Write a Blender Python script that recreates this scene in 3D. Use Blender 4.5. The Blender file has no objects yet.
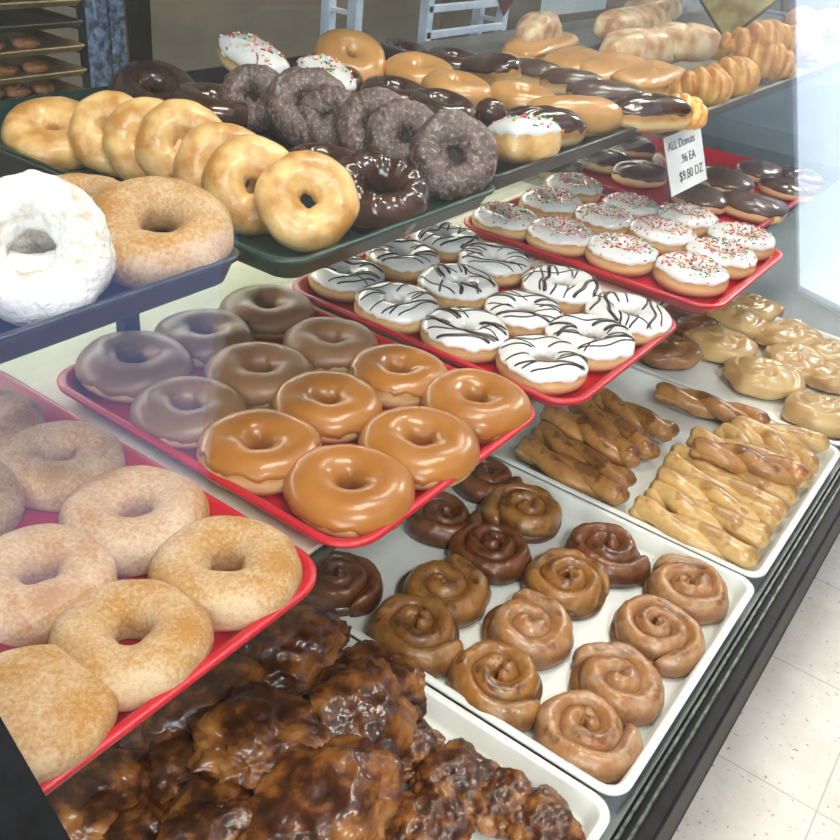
import bpy, bmesh, math, random
from mathutils import Vector, Matrix, noise
# world layout in metres: centre x, y, z and diameter of each pastry
LAYOUT = {
  'maple': [
    (0.437, 0.57, 0.87, 0.094),
    (0.517, 0.571, 0.87, 0.086),
    (0.599, 0.571, 0.87, 0.087),
    (0.421, 0.485, 0.87, 0.086),
    (0.503, 0.487, 0.87, 0.09),
    (0.591, 0.481, 0.87, 0.086),
    (0.42, 0.406, 0.87, 0.091),
    (0.506, 0.413, 0.87, 0.089),
    (0.591, 0.403, 0.87, 0.087),
    (0.429, 0.325, 0.87, 0.093),
    (0.511, 0.321, 0.87, 0.093),
    (0.598, 0.325, 0.87, 0.093),
  ],
  'driz': [
    (0.72, 0.572, 0.87, 0.082),
    (0.809, 0.562, 0.87, 0.082),
    (0.895, 0.562, 0.87, 0.082),
    (0.702, 0.489, 0.87, 0.086),
    (0.792, 0.475, 0.87, 0.087),
    (0.881, 0.483, 0.87, 0.086),
    (0.703, 0.406, 0.87, 0.087),
    (0.789, 0.389, 0.87, 0.083),
    (0.876, 0.392, 0.87, 0.093),
    (0.707, 0.32, 0.87, 0.087),
    (0.784, 0.309, 0.87, 0.09),
    (0.864, 0.306, 0.87, 0.094),
  ],
  'spr': [
    (1.018, 0.552, 0.87, 0.089),
    (1.127, 0.544, 0.87, 0.089),
    (1.225, 0.56, 0.87, 0.088),
    (1.029, 0.475, 0.87, 0.089),
    (1.134, 0.466, 0.87, 0.086),
    (1.214, 0.463, 0.87, 0.082),
    (1.036, 0.393, 0.87, 0.092),
    (1.143, 0.384, 0.87, 0.09),
    (1.235, 0.387, 0.87, 0.089),
    (1.045, 0.305, 0.87, 0.096),
    (1.13, 0.299, 0.87, 0.091),
    (1.216, 0.302, 0.87, 0.091),
  ],
  'choc': [
    (1.307, 0.636, 0.87, 0.097),
    (1.411, 0.608, 0.87, 0.098),
    (1.546, 0.612, 0.87, 0.087),
    (1.391, 0.527, 0.87, 0.095),
    (1.357, 0.413, 0.87, 0.09),
    (1.384, 0.343, 0.87, 0.098),
    (1.477, 0.417, 0.87, 0.096),
    (1.539, 0.336, 0.87, 0.08),
    (1.597, 0.401, 0.87, 0.084),
    (1.627, 0.34, 0.87, 0.077),
  ],
  'sug': [
    (0.308, 0.491, 0.873, 0.089),
    (0.302, 0.405, 0.873, 0.095),
    (0.306, 0.324, 0.873, 0.093),
    (0.225, 0.398, 0.873, 0.09),
    (0.23, 0.321, 0.873, 0.089),
    (0.161, 0.319, 0.873, 0.077),
    (0.296, 0.57, 0.873, 0.074),
    (0.233, 0.501, 0.873, 0.089),
  ],
  'roll': [
    (0.519, 0.13, 0.667, 0.092),
    (0.594, 0.139, 0.667, 0.092),
    (0.679, 0.137, 0.667, 0.093),
    (0.757, 0.139, 0.667, 0.093),
    (0.514, 0.223, 0.667, 0.093),
    (0.599, 0.236, 0.667, 0.093),
    (0.682, 0.236, 0.667, 0.094),
    (0.758, 0.231, 0.667, 0.093),
    (0.513, 0.313, 0.667, 0.098),
    (0.588, 0.326, 0.667, 0.099),
    (0.676, 0.319, 0.667, 0.091),
    (0.755, 0.326, 0.667, 0.093),
    (0.684, 0.393, 0.667, 0.086),
    (0.782, 0.395, 0.667, 0.069),
    (0.516, 0.407, 0.667, 0.072),
  ],
  'frit': [
    (0.324, 0.307, 0.71, 0.088),
    (0.392, 0.275, 0.705, 0.081),
    (0.313, 0.233, 0.715, 0.092),
    (0.434, 0.287, 0.69, 0.074),
    (0.424, 0.372, 0.685, 0.094),
    (0.338, 0.388, 0.685, 0.087),
    (0.414, 0.192, 0.675, 0.061),
    (0.426, 0.155, 0.675, 0.045),
    (0.426, 0.12, 0.675, 0.055),
    (0.416, 0.241, 0.675, 0.055),
    (0.286, 0.342, 0.685, 0.073),
    (0.232, 0.374, 0.685, 0.077),
    (0.26, 0.288, 0.705, 0.067),
    (0.369, 0.188, 0.675, 0.058),
    (0.275, 0.414, 0.675, 0.076),
    (0.233, 0.324, 0.685, 0.068),
  ],
  'twist': [
    (0.854, 0.404, 0.673, 0.842, 0.247, 0.673),
    (0.908, 0.407, 0.673, 0.88, 0.255, 0.673),
    (0.933, 0.413, 0.685, 0.909, 0.263, 0.685),
    (0.998, 0.403, 0.677, 0.953, 0.259, 0.677),
    (1.037, 0.389, 0.673, 1.02, 0.26, 0.673),
    (1.114, 0.337, 0.673, 1.145, 0.172, 0.673),
    (0.828, 0.236, 0.673, 0.832, 0.083, 0.673),
    (0.852, 0.236, 0.679, 0.862, 0.087, 0.679),
    (0.881, 0.242, 0.683, 0.895, 0.09, 0.683),
    (0.932, 0.235, 0.677, 0.946, 0.075, 0.677),
    (0.977, 0.243, 0.673, 0.997, 0.077, 0.673),
    (0.973, 0.229, 0.695, 1.014, 0.092, 0.695),
    (1.027, 0.241, 0.685, 1.048, 0.125, 0.685),
    (1.098, 0.219, 0.673, 1.06, 0.082, 0.673),
    (1.108, 0.179, 0.673, 1.09, 0.069, 0.673),
    (1.108, 0.159, 0.673, 1.154, 0.06, 0.673),
  ],
  'bun': [
    (1.254, 0.369, 0.669, 0.106),
    (1.431, 0.407, 0.669, 0.1),
    (1.448, 0.331, 0.669, 0.115),
    (1.338, 0.313, 0.669, 0.112),
    (1.452, 0.241, 0.669, 0.128),
    (1.28, 0.227, 0.669, 0.132),
    (1.456, 0.181, 0.669, 0.087),
    (1.374, 0.149, 0.669, 0.105),
    (1.237, 0.126, 0.669, 0.131),
    (1.37, 0.209, 0.669, 0.107),
    (1.363, 0.36, 0.669, 0.096),
    (1.526, 0.323, 0.669, 0.102),
  ],
  'top': [
    ('powA', 0.296, 0.473, 1.044, 0.092),
    ('powB', 0.314, 0.497, 1.024, 0.095),
    ('sugA', 0.396, 0.479, 1.03, 0.102),
    ('sugB', 0.396, 0.567, 1.024, 0.081),
    ('g1', 0.489, 0.726, 1.024, 0.082),
    ('g2', 0.504, 0.665, 1.036, 0.071),
    ('g3', 0.512, 0.63, 1.037, 0.072),
    ('g4', 0.524, 0.599, 1.038, 0.076),
    ('g5', 0.509, 0.537, 1.037, 0.074),
    ('g6', 0.5, 0.495, 1.037, 0.075),
    ('g7', 0.51, 0.447, 1.037, 0.075),
    ('gl1', 0.664, 0.801, 1.024, 0.09),
    ('gl2', 0.682, 0.729, 1.024, 0.094),
    ('gl3', 0.622, 0.526, 1.024, 0.053),
    ('cr', 0.592, 0.442, 1.026, 0.076),
    ('o1', 0.704, 0.697, 1.036, 0.07),
    ('o2', 0.71, 0.629, 1.04, 0.083),
    ('o3', 0.713, 0.597, 1.035, 0.065),
    ('o4', 0.72, 0.552, 1.038, 0.074),
    ('o5', 0.718, 0.51, 1.037, 0.073),
    ('o6', 0.7, 0.442, 1.04, 0.079),
    ('s1', 0.767, 0.759, 1.054, 0.082),
    ('s2', 0.849, 0.716, 1.034, 0.072),
    ('m1', 0.956, 0.774, 1.039, 0.094),
    ('c1', 0.905, 0.764, 1.022, 0.081),
    ('c2', 0.91, 0.665, 1.022, 0.093),
    ('m2', 1.012, 0.705, 1.029, 0.095),
    ('m3', 0.982, 0.626, 1.029, 0.088),
    ('c3', 1.113, 0.805, 1.022, 0.099),
    ('c4', 1.147, 0.741, 1.022, 0.085),
    ('c5', 1.101, 0.654, 1.029, 0.074),
    ('c6', 1.164, 0.612, 1.022, 0.09),
    ('m4', 1.028, 0.559, 1.026, 0.091),
    ('c7', 0.905, 0.595, 1.022, 0.076),
    ('hole', 0.889, 0.521, 1.034, 0.033),
    ('c8', 1.149, 0.506, 1.024, 0.098),
    ('m5', 1.008, 0.479, 1.024, 0.115),
    ('c9', 1.098, 0.419, 1.029, 0.094),
    ('c10', 0.924, 0.472, 1.024, 0.088),
    ('s3', 0.839, 0.448, 1.029, 0.071),
    ('k1', 1.315, 0.434, 1.029, 0.069),
    ('k2', 1.142, 0.403, 1.029, 0.062),
    ('k3', 1.421, 0.431, 1.029, 0.073),
    ('k4', 1.617, 0.451, 1.029, 0.082),
    ('k5', 1.898, 0.479, 1.029, 0.093),
    ('k6', 1.691, 0.506, 1.034, 0.086),
    ('k7', 2.311, 0.526, 1.029, 0.111),
    ('k8', 1.64, 0.462, 1.059, 0.082),
    ('k9', 1.972, 0.5, 1.059, 0.096),
  ],
  'bars': {
    's1': (0.781, 0.772, 1.05, 0.085, -1.479),
    's2': (0.847, 0.72, 1.034, 0.085, -1.914),
    's3': (0.839, 0.448, 1.03, 0.078, -0.577),
    'c5': (1.108, 0.658, 1.029, 0.094, -1.838),
    'c6': (1.176, 0.629, 1.024, 0.08, -1.291),
    'c11': (1.181, 0.571, 1.022, 0.087, -1.024),
    'c8': (1.147, 0.502, 1.024, 0.106, -0.803),
    'c9': (1.098, 0.419, 1.029, 0.12, -0.403),
    'm5': (1.001, 0.474, 1.026, 0.12, -0.607),
    'c10': (0.916, 0.469, 1.026, 0.103, -0.484),
    'b1': (1.391, 0.737, 1.024, 0.2, 0.131),
    'b2': (1.317, 0.638, 1.022, 0.16, 0.159),
    'b3': (1.338, 0.584, 1.022, 0.17, 0.112),
    'b4': (1.336, 0.525, 1.022, 0.17, 0.06),
    'p1': (1.389, 0.747, 1.045, 0.13, 0.182),
    'p2': (1.678, 0.712, 1.045, 0.26, -0.0),
    'p3': (1.482, 0.601, 1.04, 0.21, -0.216),
    'p4': (1.548, 0.566, 1.05, 0.12, -0.61),
    'p5': (1.962, 0.796, 1.04, 0.2, -0.09),
  },
}
CAM_AXES = ((0.584849, -0.804646, 0.102455), (0.376816, 0.381368, 0.844138), (-0.718305, -0.455086, 0.526246))

PI = math.pi
S = bpy.context.scene
COL = S.collection

# ------------------------------------------------------------------ helpers
def lin(h):
    h = h.lstrip('#'); o = []
    for i in (0, 2, 4):
        c = int(h[i:i+2], 16) / 255
        o.append(c / 12.92 if c <= .04045 else ((c + .055) / 1.055) ** 2.4)
    return (o[0], o[1], o[2], 1)

def mesh(name, V, F, mats, idx=None, smooth=True):
    me = bpy.data.meshes.new(name)
    me.from_pydata([tuple(v) for v in V], [], F)
    for m in (mats if isinstance(mats, (list, tuple)) else [mats]):
        me.materials.append(m)
    if idx: me.polygons.foreach_set('material_index', idx)
    me.polygons.foreach_set('use_smooth', [smooth] * len(me.polygons))
    me.update()
    return me

def obj(name, me, parent=None):
    o = bpy.data.objects.new(name, me); COL.objects.link(o)
    if parent: o.parent = parent
    return o

def empty(name, loc=(0, 0, 0)):
    o = bpy.data.objects.new(name, None); COL.objects.link(o)
    o.location = loc; o.empty_display_size = .02
    return o

def tag(o, label=None, cat=None, group=None, kind=None):
    if label: o['label'] = label
    if cat: o['category'] = cat
    if group: o['group'] = group
    if kind: o['kind'] = kind
    return o

def nz(x, y, z=0.0): return noise.noise(Vector((x, y, z)))

def bm_mesh(name, bm, mats, smooth=False):
    bmesh.ops.recalc_face_normals(bm, faces=bm.faces)
    me = bpy.data.meshes.new(name); bm.to_mesh(me); bm.free()
    for m in (mats if isinstance(mats, (list, tuple)) else [mats]): me.materials.append(m)
    me.polygons.foreach_set('use_smooth', [smooth] * len(me.polygons))
    return me

def add_box(bm, lo, hi, bev=0.0, mi=0):
    g = bmesh.ops.create_cube(bm, size=1)
    vs = g['verts']
    for v in vs:
        v.co = Vector([(lo[i] + hi[i]) / 2 + v.co[i] * (hi[i] - lo[i]) for i in range(3)])
    fs = set(f for v in vs for f in v.link_faces)
    for f in fs: f.material_index = mi
    if bev:
        es = list(set(e for v in vs for e in v.link_edges))
        bmesh.ops.bevel(bm, geom=es, offset=bev, segments=2, affect='EDGES', profile=.5)

def box(name, lo, hi, mat, parent=None, bev=0.0):
    bm = bmesh.new(); add_box(bm, lo, hi, bev)
    return obj(name, bm_mesh(name, bm, mat), parent)

def tube(V, F, pts, rad, n=8, caps=True, flat=1.0):
    """sweep a round section along pts; rad a number or a list"""
    b = len(V); m = len(pts); up0 = Vector((0, 0, 1))
    for i, p in enumerate(pts):
        t = (pts[min(i + 1, m - 1)] - pts[max(i - 1, 0)])
        t = t.normalized() if t.length > 1e-9 else Vector((1, 0, 0))
        s = t.cross(up0)
        s = s.normalized() if s.length > 1e-4 else Vector((1, 0, 0))
        u = s.cross(t).normalized()
        r = rad[i] if isinstance(rad, (list, tuple)) else rad
        for k in range(n):
            a = 2 * PI * k / n
            V.append(p + s * (r * math.cos(a)) + u * (r * flat * math.sin(a)))
    for i in range(m - 1):
        for k in range(n):
            a, c = b + i * n + k, b + i * n + (k + 1) % n
            F.append((a, c, c + n, a + n))
    if caps:
        F.append(tuple(b + k for k in range(n))[::-1]); F.append(tuple(b + (m - 1) * n + k for k in range(n)))

# ------------------------------------------------------------------ materials
class NT:
    def __init__(self, name):
        self.m = bpy.data.materials.new(name); self.m.use_nodes = True
        self.t = self.m.node_tree; self.t.nodes.clear()
        self.out = self.t.nodes.new('ShaderNodeOutputMaterial')
    def n(self, typ, **kw):
        nd = self.t.nodes.new('ShaderNode' + typ)
        for k, v in kw.items():
            if k in nd.inputs.keys(): nd.inputs[k].default_value = v
            else: setattr(nd, k, v)
        return nd
    def l(self, a, b): self.t.links.new(a, b)
    def coord(self): return self.n('TexCoord').outputs['Object']
    def noise(self, vec, scale, detail=3, rough=.55):
        nd = self.n('TexNoise'); nd.inputs['Scale'].default_value = scale
        nd.inputs['Detail'].default_value = detail; nd.inputs['Roughness'].default_value = rough
        self.l(vec, nd.inputs['Vector']); return nd.outputs['Fac']
    def ramp(self, fac, stops, interp='LINEAR'):
        nd = self.n('ValToRGB'); nd.color_ramp.interpolation = interp
        el = nd.color_ramp.elements
        while len(el) < len(stops): el.new(.5)
        for e, (p, c) in zip(el, stops): e.position = p; e.color = c
        self.l(fac, nd.inputs[0]); return nd.outputs[0]
    def mix(self, fac, a, b, mode='MIX'):
        nd = self.n('Mix', data_type='RGBA', blend_type=mode)
        for s, v in ((nd.inputs[0], fac), (nd.inputs[6], a), (nd.inputs[7], b)):
            if hasattr(v, 'is_linked'): self.l(v, s)
            else: s.default_value = v
        return nd.outputs[2]
    def math(self, op, a, b=0.0, clamp=False):
        nd = self.n('Math', operation=op); nd.use_clamp = clamp
        for s, v in ((nd.inputs[0], a), (nd.inputs[1], b)):
            if hasattr(v, 'is_linked'): self.l(v, s)
            else: s.default_value = v
        return nd.outputs[0]
    def rnd(self): return self.n('ObjectInfo').outputs['Random']
    def principled(self, color, rough=.5, coat=0, coat_rough=.1, bump=None, bump_d=.002, bump_s=.5, metal=0, spec=.5, sss=0):
        p = self.n('BsdfPrincipled')
        for key, v in (('Base Color', color), ('Roughness', rough)):
            if hasattr(v, 'is_linked'): self.l(v, p.inputs[key])
            else: p.inputs[key].default_value = v
        p.inputs['Metallic'].default_value = metal
        p.inputs['Specular IOR Level'].default_value = spec
        if hasattr(coat, 'is_linked'): self.l(coat, p.inputs['Coat Weight'])
        else: p.inputs['Coat Weight'].default_value = coat
        p.inputs['Coat Roughness'].default_value = coat_rough
        if sss:
            p.inputs['Subsurface Weight'].default_value = sss
            p.inputs['Subsurface Radius'].default_value = (.012, .006, .003); p.inputs['Subsurface Scale'].default_value = .5
        if bump is not None:
            b = self.n('Bump'); b.inputs['Strength'].default_value = bump_s; b.inputs['Distance'].default_value = bump_d
            self.l(bump, b.inputs['Height']); self.l(b.outputs[0], p.inputs['Normal']); self.l(b.outputs[0], p.inputs['Coat Normal'])
        self.l(p.outputs[0], self.out.inputs[0]); self.p = p
        return self.m

def noisy(name, c1, c2, scale=30, rough=.5, coat=0, coat_rough=.1, bump_scale=120, bump_d=.001, bump_s=.4, metal=0, lo=.35, hi=.65, spec=.5, shift=0.0):
    t = NT(name); co = t.coord()
    f = t.noise(co, scale, 4)
    if shift: f = t.math('ADD', f, t.math('MULTIPLY', t.math('SUBTRACT', t.rnd(), .5), shift))
    c = t.ramp(f, [(lo, lin(c1)), (hi, lin(c2))])
    return t.principled(c, rough, coat, coat_rough, t.noise(co, bump_scale, 3), bump_d, bump_s, metal, spec)

def plain(name, c, rough=.5, coat=0, metal=0):
    t = NT(name); return t.principled(lin(c), rough, coat, metal=metal)

def dough_mat(name, base, gold, pale, h=.027, rough=.55, dust=None, band=(.36, .62)):
    """fried dough: browned bottom, pale ring at mid height, golden top"""
    t = NT(name); co = t.coord()
    z = t.n('SeparateXYZ'); t.l(co, z.inputs[0])
    n1 = t.noise(co, 45, 3)
    zz = t.math('ADD', t.math('DIVIDE', z.outputs[2], h), t.math('MULTIPLY', t.math('SUBTRACT', n1, .5), .22))
    c = t.ramp(zz, [(.0, lin(base)), (band[0] - .12, lin(gold)), (band[0] + .05, lin(pale)), (band[1] - .05, lin(pale)), (band[1] + .14, lin(gold))])
    n2 = t.noise(co, 90, 4)
    c = t.mix(t.math('MULTIPLY', n2, .25), c, lin(base))
    bump = t.noise(co, 260, 3)
    if dust:
        nd = t.noise(co, 380, 4, .7); big = t.noise(co, 28, 3)
        f = t.math('MULTIPLY', t.ramp(t.math('ADD', t.math('MULTIPLY', nd, .6), t.math('MULTIPLY', big, .6)), [(.48, (0, 0, 0, 1)), (.72, (1, 1, 1, 1))]), dust[1])
        c = t.mix(f, c, lin(dust[0]))
    return t.principled(c, rough, 0, .2, bump, .0012, .5, spec=.3, sss=0)

M = {}
M['dough'] = dough_mat('fried_dough', '8A5A28', 'B9843F', 'E6C588')
M['dough_cake'] = dough_mat('fried_dough_light', '94632E', 'C08E4C', 'EBCF98')
M['sugar_dough'] = dough_mat('sugar_dusted_dough', '855422', 'B6823E', 'DCB676', dust=('E8DAC0', .5), rough=.7, band=(.22, .42))
M['glazed'] = noisy('glazed_dough', 'BC8440', 'E8C080', 34, .4, .35, .18, 110, .0018, .5, lo=.36, hi=.6)
M['maple'] = noisy('maple_icing', 'A26422', 'AE702C', 30, .33, .35, .16, 40, .0005, .12)
M['maple_pale'] = noisy('pale_maple_icing', 'C08A4C', 'CE9C5E', 30, .32, .4, .15, 60, .0006, .25)
M['milk_choc'] = noisy('milk_chocolate_icing', '865C3C', '966C48', 30, .42, .2, .25, 60, .0006, .25)  # duller brown icing for the six back rings
M['dark_choc'] = noisy('dark_chocolate_icing', '38231A', '4C3226', 40, .2, .6, .08, 70, .0008, .3)
M['choc_grey'] = noisy('dull_chocolate_icing', '4A352A', '5C463A', 30, .32, .35, .2, 60, .0006, .25)
M['white_icing'] = noisy('white_icing', 'DCDCDC', 'ECEBE8', 40, .25, .45, .1, 55, .0008, .3)
M['drizzle'] = plain('chocolate_drizzle', '2A1512', .28, .3)
M['powder'] = noisy('powdered_sugar', 'C2AE9C', 'EEECEA', 38, .9, 0, .1, 200, .003, .8, lo=.3, hi=.46)
SPR = [plain('sprinkle_red', 'C81E30'), plain('sprinkle_pink', 'E86A8C'), plain('sprinkle_green', '2E8A4A'), plain('sprinkle_yellow', 'EAD07A'), plain('sprinkle_white', 'F2EEE6'), plain('sprinkle_orange', 'E88A4A')]
M['red_tray'] = noisy('red_plastic', 'B80A22', 'C41028', 400, .38, .15, .2, 700, .0004, .35)
M['pink_tray'] = M['red_tray']
M['green_tray'] = noisy('dark_green_plastic', '12322C', '18403A', 300, .35, .2, .2, 600, .0003, .3)
M['black_tray'] = noisy('black_metal_pan', '14161A', '2A2C30', 60, .4, .2, .2, 300, .0003, .3)
M['white_tray'] = noisy('white_plastic', 'E6EAE4', 'F0F2EE', 20, .35, .15, .2, 200, .0001, .1)
M['cream'] = noisy('cream_laminate', 'DDD9C4', 'EAE6D4', 14, .5, .05, .2, 260, .0002, .15)
M['black_frame'] = noisy('black_painted_metal', '08090A', '161719', 50, .55, 0, .2, 300, .0004, .3, spec=.2)
M['grey_metal'] = noisy('grey_steel', '868C90', '989EA2', 8, .45, 0, .2, 200, .0001, .1, metal=.1)
M['dirty_edge'] = noisy('grimy_green_glass_edge', '141812', '5E6A56', 120, .5, .1, .2, 300, .0008, .5, lo=.4, hi=.75)
M['speckled_post'] = noisy('speckled_blue_metal', '2A3238', '6F86A8', 130, .45, .2, .2, 260, .0004, .3, lo=.4, hi=.66)
M['rust'] = noisy('rusty_edge', '4A2E1C', '6A442A', 60, .7)
M['rack_metal'] = noisy('dull_rack_metal', '7A6A48', '9C8A62', 20, .4, 0, .2, 80, .0004, .3, metal=.3)
M['dark_rack'] = noisy('dark_rack_metal', '1E2022', '34383A', 20, .5, 0, .2, 80, .0004, .3)
M['white_rack'] = noisy('pale_blue_white_paint', '9EB2CC', 'B8C8DC', 20, .5)
M['bun_brown'] = noisy('baked_bun_crust', '8A5A34', 'B07C4E', 25, .5, .2)
M['card'] = noisy('white_card', 'F2F6F6', 'FAFCFC', 10, .6)
M['ink'] = plain('dark_ink', '3A4048', .6)
M['paint_red'] = noisy('maroon_card', '5A1C20', '74262A', 20, .5)
M['pale_blue'] = noisy('pale_blue_print', 'C8DCEC', 'E4EEF4', 6, .5)
M['photo'] = noisy('food_photo_print', '8A6E1E', 'D8CE86', 22, .35, .3)
M['photo_edge'] = plain('photo_border', '4A3A20', .5)
M['end_blue'] = noisy('blue_grey_panel', 'A2B2CC', 'B0BED6', 6, .5)  # reflected blue-grey haze put into the end panel's colour
M['lined_pan'] = noisy('grey_lined_pan', '8A8884', 'A09E98', 20, .5, 0, .2, 200, .0002, .2)
M['croissant'] = noisy('flaky_golden_crust', 'B86E22', 'EAB866', 55, .4, .35, .2, 160, .0012, .5)
M['cream_roll'] = noisy('dusted_roll', 'B58458', 'E2CDAA', 32, .5, .25, .2, 90, .001, .4, lo=.38, hi=.6)

def fritter_mat():
    t = NT('glazed_fritter'); co = t.coord()
    a = t.noise(co, 38, 4, .6)
    c = t.ramp(a, [(.3, lin('1E0D06')), (.46, lin('4E260F')), (.57, lin('86501F')), (.72, lin('A06E38'))])
    g = t.ramp(t.noise(co, 30, 3), [(.66, (0, 0, 0, 1)), (.78, (1, 1, 1, 1))])
    c = t.mix(t.math('MULTIPLY', g, .3), c, lin('B09A82'))
    return t.principled(c, .4, .55, .1, t.noise(co, 85, 3, .55), .003, .45, spec=.4)
M['fritter'] = fritter_mat()

def roll_mat(name, dark, mid, pale, glaze, gl=.6):
    t = NT(name); co = t.coord()
    z = t.n('SeparateXYZ'); t.l(co, z.inputs[0])
    a = t.noise(co, 24, 4, .6)
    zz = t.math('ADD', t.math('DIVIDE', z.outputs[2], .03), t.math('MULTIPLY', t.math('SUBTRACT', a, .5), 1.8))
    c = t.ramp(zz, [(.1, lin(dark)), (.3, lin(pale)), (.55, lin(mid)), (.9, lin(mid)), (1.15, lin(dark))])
    b = t.ramp(t.noise(co, 70, 4), [(.42, (0, 0, 0, 1)), (.7, (1, 1, 1, 1))])
    c = t.mix(t.math('MULTIPLY', b, .5), c, lin(dark))
    g = t.ramp(t.noise(co, 40, 5, .65), [(.46, (0, 0, 0, 1)), (.62, (1, 1, 1, 1))])
    c = t.mix(t.math('MULTIPLY', g, gl), c, lin(glaze))
    sm = t.n('Attribute', attribute_name='seam').outputs['Fac']
    c = t.mix(t.math('MULTIPLY', t.ramp(t.math('ADD', sm, t.math('MULTIPLY', t.math('SUBTRACT', a, .5), .8)), [(.62, (0, 0, 0, 1)), (.98, (1, 1, 1, 1))]), .75), c, lin(dark))
    return t.principled(c, .38, .45, .16, t.noise(co, 110, 4), .0016, .5)
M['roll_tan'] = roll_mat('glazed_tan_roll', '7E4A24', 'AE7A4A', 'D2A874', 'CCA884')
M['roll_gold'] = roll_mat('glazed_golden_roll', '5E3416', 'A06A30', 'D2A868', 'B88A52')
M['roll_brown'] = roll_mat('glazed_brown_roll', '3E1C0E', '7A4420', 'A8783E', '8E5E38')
M['twist_brown'] = roll_mat('brown_twist_crust', '744420', 'B47E44', 'D0A264', 'C29660', .35)
M['twist_pale'] = roll_mat('golden_twist_crust', 'AA7A42', 'D6AC6A', 'DEB878', 'DEC08C', .3)
M['bun_pale'] = noisy('pale_glazed_bun', 'BE9058', 'DEBE86', 14, .35, .4, .15, 60, .001, .3)
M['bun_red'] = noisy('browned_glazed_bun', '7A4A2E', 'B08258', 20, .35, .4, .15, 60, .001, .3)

def oldfash_mat():
    t = NT('glazed_old_fashioned_chocolate'); co = t.coord()
    a = t.noise(co, 60, 4, .65)
    c = t.ramp(a, [(.35, lin('402C22')), (.55, lin('644C40')), (.7, lin('826E66'))])
    f = t.ramp(t.noise(co, 260, 4, .7), [(.53, (0, 0, 0, 1)), (.64, (1, 1, 1, 1))])
    c = t.mix(t.math('MULTIPLY', f, .6), c, lin('B4AEB8'))
    return t.principled(c, .4, .4, .2, t.noise(co, 120, 5, .65), .004, .7)
M['oldfash'] = oldfash_mat()

def glass_mat(name, tint=(1, 1, 1, 1), k=1.0):
    """clear pane: Schlick mix of a mirror and a see-through, the same from both faces"""
    t = NT(name)
    lw = t.n('LayerWeight'); lw.inputs['Blend'].default_value = .5
    f = t.math('POWER', lw.outputs['Facing'], 5.0)
    f = t.math('MULTIPLY', t.math('ADD', t.math('MULTIPLY', f, .96), .04), k, True)
    tr = t.n('BsdfTransparent'); tr.inputs[0].default_value = tint
    gl = t.n('BsdfGlossy'); gl.inputs['Roughness'].default_value = .0
    mx = t.n('MixShader'); t.l(f, mx.inputs[0]); t.l(tr.outputs[0], mx.inputs[1]); t.l(gl.outputs[0], mx.inputs[2])
    t.l(mx.outputs[0], t.out.inputs[0])
    return t.m
M['glass'] = glass_mat('clear_glass', (.985, .995, .99, 1))
M['shelf_glass'] = glass_mat('greenish_shelf_glass', (.93, .98, .95, 1))
M['edge_green'] = plain('green_glass_edge', '1E3A30', .2, .3)
M['sleeve'] = glass_mat('clear_plastic', (.9, .93, .95, 1), 1.2)

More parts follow.
